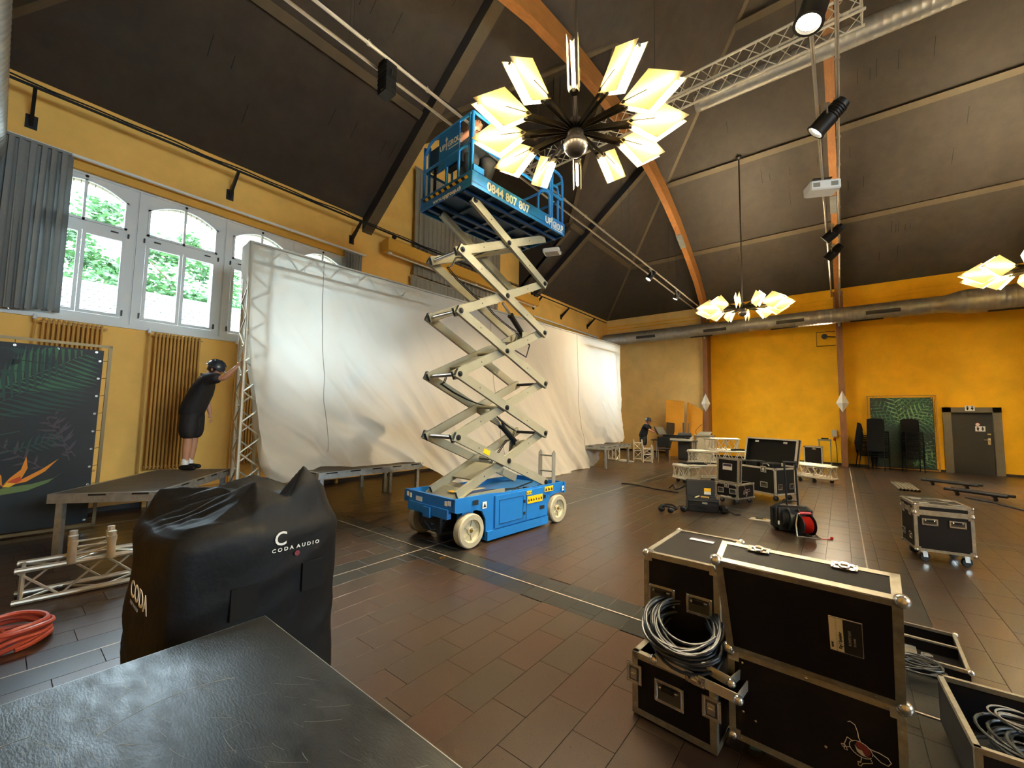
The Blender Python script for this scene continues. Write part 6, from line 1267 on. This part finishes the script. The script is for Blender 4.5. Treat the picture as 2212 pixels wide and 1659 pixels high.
# ---------------------------------------------------------------- stacked chairs
ch = thing('stacking_chair', 'black stacking chair', 'chair', (0, 0, 0)); cm = mat('chair_black', '#0e0d0b', .8, spec=.2)
b = MB(); b.bb((-.21, -.20, .42), (.21, .20, .445), .012); b.build('seat', cm, ch)
b = MB(); N = 8; vs = []
for j in range(2):
    for i in range(N+1): a = (i/N-.5); vs += [(a*.44, .20+.04*cos(a*pi)-.01+j*.02, .60), (a*.44, .24+.04*cos(a*pi)-.01+j*.02, .86-.04*abs(a*2)**3)]
M2 = 2*(N+1); fs = []
for i in range(N): fs += [(2*i, 2*i+2, 2*i+3, 2*i+1), (M2+2*i, M2+2*i+1, M2+2*i+3, M2+2*i+2), (2*i+1, 2*i+3, M2+2*i+3, M2+2*i+1), (2*i, M2+2*i, M2+2*i+2, 2*i+2)]
fs += [(0, 1, M2+1, M2), (2*N, M2+2*N, M2+2*N+1, 2*N+1)]
b.add(vs, fs); b.build('backrest', cm, ch)
for x in (-.21, .21):
    b = MB(); b.tube((x, -.20, 0), (x*.95, -.18, .43), .012, 6); b.build('leg', cm, ch)
    b = MB(); b.path([(x, .24, 0), (x*.95, .19, .43), (x*.98, .22, .62)], .012, 6); b.build('leg', cm, ch)
b = MB(); b.tube((-.2, -.185, .40), (.2, -.185, .40), .01, 6); b.build('stretcher', cm, ch)
first = True
for (x, y, rz, n_, lab, grp, dz, dy) in ((.93, 18.15, 160, 13, 'black stacking chair, %s in the broad stack before the leaf banner', 'front left chair stack', .068, -.006), (.62, 18.45, 100, 11, 'black stacking chair, %s in the half hidden side-on stack', 'leftmost chair stack', .066, -.010), (1.75, 18.25, 8, 13, 'black stacking chair, %s in the bare-topped stack near the door', 'right chair stack', .068, -.004)):
    for k in range(n_):
        c = ch if first else copy_tree(ch); first = False
        R_ = Matrix.Rotation(radians(rz), 3, 'Z'); o = R_ @ V((0, dy*k, 0)); c.location = (x+o.x, y+o.y, dz*k); c.rotation_euler = (0, 0, radians(rz))
        ords = 'topmost,second from the top,third from the top,fourth from the top,fifth from the top,sixth from the top,seventh from the top,sixth from the bottom,fifth from the bottom,fourth from the bottom,third from the bottom,second from the bottom,bottom one'.split(',')
        if n_ == 11: ords = ords[:5]+['middle one']+ords[8:]
        c['label'] = lab % ords[n_-1-k]; c['group'] = grp
# ---------------------------------------------------------------- people
def skin_mesh(name, verts, edges, radii, m, parent, sub=2, root=0, smooth=.0, flat=None):
    me = bpy.data.meshes.new(name); me.from_pydata([tuple(v) for v in verts], edges, []); o = bpy.data.objects.new(name, me); COL.objects.link(o)
    md = o.modifiers.new('s', 'SKIN'); md.use_smooth_shade = True; sv = me.skin_vertices[0].data
    for i, r in enumerate(radii): sv[i].radius = (r, r) if not isinstance(r, tuple) else r
    sv[root].use_root = True; md.branch_smoothing = .4
    if sub: s_ = o.modifiers.new('u', 'SUBSURF'); s_.levels = s_.render_levels = sub
    bpy.context.view_layer.update(); me2 = bpy.data.meshes.new_from_object(o.evaluated_get(bpy.context.evaluated_depsgraph_get())); bpy.data.objects.remove(o)
    me2.materials.clear(); me2.materials.append(m); me2.polygons.foreach_set('material_index', [0]*len(me2.polygons)); me2.shade_smooth(); ob = bpy.data.objects.new(name, me2); COL.objects.link(ob); ob.parent = parent; return ob
skin_m = mat('skin', '#c08a6a', .5, var=.05, vscale=8); shirt_m = mat('black_shirt', '#15161a', .75, var=.15, vscale=12, bump=.3, bscale=22); short_m = mat('black_shorts', '#131316', .75, var=.12, vscale=12, bump=.3, bscale=25)
def person(label, loc, rz, J, trousers=False, helmet=None, cap=None, hair='#2b201a', group=None):
    """J: joints in local metres: pel, chest, neck, head, sh/el/wr (L,R), hip/kn/an (L,R); faces -y"""
    t = thing('person', label, 'person', loc, rz, group); J = {k: V(v) for k, v in J.items()}
    vs, es, rs_ = [], [], []
    def addv(p, r): vs.append(V(p)); rs_.append(r); return len(vs)-1
    pel = addv(J['pel'], (.155, .12)); w = addv(J['pel'].lerp(J['chest'], .45), (.14, .105)); c = addv(J['chest'], (.165, .12)); nk = addv(J['neck'], .062); hb = addv(J['neck'].lerp(J['head'], .5), .058); es += [(pel, w), (w, c), (c, nk), (nk, hb)]
    for s in 'LR':
        a = addv(J['sh'+s], .062); d = addv(J['sh'+s].lerp(J['el'+s], .5), .05); e = addv(J['el'+s], .042); f = addv(J['el'+s].lerp(J['wr'+s], .35), .042); g = addv(J['wr'+s]+(J['wr'+s]-J['el'+s]).normalized()*.035, .027); es += [(c, a), (a, d), (d, e), (e, f), (f, g)]
        h = addv(J['hip'+s], .098); i = addv(J['hip'+s].lerp(J['kn'+s], .5), .085); k = addv(J['kn'+s], .060); l = addv(J['kn'+s].lerp(J['an'+s], .35), .062); m_ = addv(J['an'+s], .040); es += [(pel, h), (h, i), (i, k), (k, l), (l, m_)]
    skin_mesh('body', vs, es, rs_, skin_m, t)
    # hands: palm and five fingers
    for s in 'LR':
        wv = J['wr'+s]; d = (wv-J['el'+s]).normalized(); d = V(J.get('hd'+s, d)).normalized(); u, v, _ = frame_of(d); hv = [wv, wv+d*.05, wv+d*.09]; he = [(0, 1), (1, 2)]; hr = [.026, .034, .032]
        hm = skin_mesh('hand', hv, he, [(a_, a_*.5) for a_ in hr], skin_m, t, 1)
        for q, (off, L) in enumerate(((-.03, .062), (-.01, .075), (.01, .07), (.03, .055))):
            b0 = wv+d*.095+u*off; skin_mesh('finger', [b0, b0+d*L*.45-v*.006, b0+d*L-v*.018], [(0, 1), (1, 2)], [.0095, .0085, .007], skin_m, hm, 1)
        b0 = wv+d*.03-u*.03; skin_mesh('thumb', [b0, b0+d*.03-u*.022, b0+d*.055-u*.03], [(0, 1), (1, 2)], [.011, .010, .008], skin_m, hm, 1)
    # shirt and shorts
    vs, es, rs_ = [], [], []; lo = J['pel'].lerp(J['chest'], -.50)
    p0 = addv(lo, (.255, .20)); p1 = addv(J['pel'].lerp(J['chest'], .30), (.225, .175)); p2 = addv(J['chest'], (.225, .165)); p3 = addv(J['neck'].lerp(J['chest'], .25), .085); es += [(p0, p1), (p1, p2), (p2, p3)]
    for s in 'LR': a = addv(J['sh'+s], .10); e = addv(J['sh'+s].lerp(J['el'+s], .85), .09); es += [(p2, a), (a, e)]
    skin_mesh('shirt', vs, es, rs_, shirt_m, t)
    vs, es, rs_ = [], [], []; p0 = addv(J['pel'].lerp(J['chest'], .35), (.21, .165)); p1 = addv(J['pel'], (.215, .165)); es += [(p0, p1)]
    for s in 'LR':
        a = addv(J['hip'+s], .135); e = addv(J['hip'+s].lerp(J['kn'+s], .5), .135); f = addv(J['hip'+s].lerp(J['kn'+s], 1.12), .13); es += [(p1, a), (a, e), (e, f)]
        if trousers: g = addv(J['kn'+s].lerp(J['an'+s], .5), .085); h = addv(J['an'+s], .07); es += [(f, g), (g, h)]
    skin_mesh('trousers' if trousers else 'shorts', vs, es, rs_, short_m, t)
    for s in 'LR':
        a = J['an'+s]; fd = V(J.get('ft'+s, (0, -1, 0))).normalized()
        skin_mesh('shoe', [a+V((0, 0, -.01))-fd*.05, a+V((0, 0, -.045))-fd*.045, a+V((0, 0, -.045))+fd*.06, a+V((0, 0, -.052))+fd*.16], [(0, 1), (1, 2), (2, 3)], [.045, .048, .045, .036], blk, t, 1)
        b = MB(); b.tube(a+V((0, 0, .0)), a+V((0, 0, .09)), .047, 12, .045); b.build('sock', white, t)
    # head
    hd = J['head']; look = V(J.get('look', (0, -1, 0))).normalized(); ups = (hd-J['neck']).normalized(); sd = look.cross(ups).normalized(); ups = sd.cross(look).normalized(); HM = Matrix((( sd.x, -look.x, ups.x), (sd.y, -look.y, ups.y), (sd.z, -look.z, ups.z)))
    b = MB(); n_, m_ = 20, 16; hvs = []
    for j in range(m_+1):
        th = pi*j/m_
        for i in range(n_):
            a = 2*pi*i/n_; x, y, z = sin(th)*cos(a)*.076, sin(th)*sin(a)*.098, cos(th)*.115
            if z < 0: x *= 1-.30*(-z/.115); y = y*(1-.12*(-z/.115))-.012*(-z/.115) if y < 0 else y*(1-.35*(-z/.115))
            hvs.append(hd+HM @ V((x, y, z)))
    b.add(hvs, [(j*n_+i, (j+1)*n_+i, (j+1)*n_+(i+1) % n_, j*n_+(i+1) % n_) for j in range(m_) for i in range(n_)])
    b.path([hd+HM @ V((0, -.093, .012)), hd+HM @ V((0, -.112, -.022)), hd+HM @ V((0, -.098, -.03))], [.008, .014, .008], 6)
    for sx in (-1, 1): b.sph(hd+HM @ V((sx*.078, .008, -.01)), .022, 8, 6, (.5, .8, 1.3))
    h = b.build('head', skin_m, t, ang=80)
    b = MB(); 
    for sx in (-1, 1): b.sph(hd+HM @ V((sx*.03, -.088, .008)), .009, 8, 6)
    b.build('eye', mat('eye_dark', '#1a1512', .3), h); b = MB(); b.path([hd+HM @ V((-.022, -.090, -.052)), hd+HM @ V((0, -.098, -.054)), hd+HM @ V((.022, -.090, -.052))], .005, 5); b.build('mouth', mat('lips', '#8c4a3e', .5), h)
    b = MB(); hv = []
    for j in range(9):
        th = radians(115)*j/8
        for i in range(n_): a = 2*pi*i/n_; k = 1.07; zz = cos(th)*.115*k; yy = sin(th)*sin(a)*.098*k; zz = max(zz, .03) if yy < -.03 else zz; hv.append(hd+HM @ V((sin(th)*cos(a)*.076*1.08, yy, zz)))
    b.add(hv, [(j*n_+i, (j+1)*n_+i, (j+1)*n_+(i+1) % n_, j*n_+(i+1) % n_) for j in range(8) for i in range(n_)]); b.build('hair', mat('hair_'+hair[1:], hair, .6), t, ang=80)
    if helmet:
        b = MB(); hv = []
        for j in range(9):
            th = radians(96)*j/8
            for i in range(n_): a = 2*pi*i/n_; hv.append(hd+HM @ V((sin(th)*cos(a)*.105, sin(th)*sin(a)*.130+.005, cos(th)*.120+.035)))
        b.add(hv, [(j*n_+i, (j+1)*n_+i, (j+1)*n_+(i+1) % n_, j*n_+(i+1) % n_) for j in range(8) for i in range(n_)])
        b.path([hd+HM @ V((.108*cos(a), .133*sin(a)+.005, .024)) for a in [2*pi*i/20 for i in range(20)]], .008, 5, True); b.prism([(-.06, -.12), (.06, -.12), (.045, -.165), (-.045, -.165)], hd+HM @ V((0, 0, .022)), HM @ V((1, 0, 0)), HM @ V((0, 1, 0)), HM @ V((0, 0, .008)))
        for k in (-1, 0, 1): b.path([hd+HM @ V((k*.04, .125*sin(a), .118*cos(a)+.042)) for a in (-1.0, -.5, 0, .5, 1.0)], .006, 5)
        b.build('helmet', mat('helmet_'+helmet[1:], helmet, .3, .1), t, ang=60)
        b = MB(); b.path([hd+HM @ V((.08, .0, .02)), hd+HM @ V((.06, -.03, -.09)), hd+HM @ V((0, -.05, -.125)), hd+HM @ V((-.06, -.03, -.09)), hd+HM @ V((-.08, 0, .02))], .005, 5); b.build('chin_strap', blk, t)
    return t
# person on the near deck, back to us, leaning with the right arm on the screen frame; local +y is forward (towards the screen)
J1 = dict(pel=(0, .0, .93), chest=(.0, .10, 1.30), neck=(.0, .20, 1.475), head=(.0, .275, 1.575), shL=(-.17, .14, 1.40), elL=(-.27, .06, 1.12), wrL=(-.27, .12, .88), shR=(.17, .22, 1.42), elR=(.20, .50, 1.42), wrR=(.20, .66, 1.60), hipL=(-.09, .0, .90), knL=(-.10, .0, .50), anL=(-.10, -.03, .09), hipR=(.09, .0, .90), knR=(.10, .02, .50), anR=(.10, .0, .09), look=(-.1, 1, -.55), ftL=(0, 1, 0), ftR=(0, 1, 0), hdR=(.0, .6, .8))
person('person in black shorts and helmet on the near deck leaning on the screen frame', (-7.93, 1.93, .672), radians(-40), J1, helmet='#2c333c')
J2 = dict(pel=(0, 0, .88), chest=(0, -.10, 1.19), neck=(0, -.17, 1.33), head=(0, -.20, 1.42), shL=(.17, -.12, 1.27), elL=(.2, -.30, 1.08), wrL=(.14, -.50, 1.00), shR=(-.17, -.12, 1.27), elR=(-.2, -.30, 1.08), wrR=(-.12, -.50, .99), hipL=(.09, 0, .86), knL=(.1, -.02, .48), anL=(.1, 0, .09), hipR=(-.09, 0, .86), knR=(-.1, -.02, .48), anR=(-.1, 0, .09), look=(-.3, -1, -.1))
person('person in dark shirt and helmet bending over the mixing desk', (-6.22, 16.25, 0), radians(100), J2, helmet='#3a3a3f', trousers=False, hair='#6b4a30')
J3 = dict(pel=(0, .10, .52), chest=(0, .02, .82), neck=(0, -.02, .98), head=(0, -.05, 1.09), shL=(.18, .0, .92), elL=(.20, -.22, .98), wrL=(.10, -.36, 1.14), shR=(-.18, .0, .92), elR=(-.26, -.18, .76), wrR=(-.14, -.36, .80), hipL=(.09, .10, .50), knL=(.12, -.26, .48), anL=(.11, -.05, .09), hipR=(-.09, .10, .50), knR=(-.12, -.26, .48), anR=(-.11, -.05, .09), look=(.2, -1, .25))
ang_l = atan2(1.75, .13); LM = Matrix.Rotation(ang_l, 3, 'Z'); pp = V((-3.51, 3.66, 0))+LM @ V((.28, .42, 4.53))
person('person in black working on the raised lift platform behind the chandelier plates', pp, radians(60), J3, trousers=True, helmet='#23252a', hair='#3a2a1f')
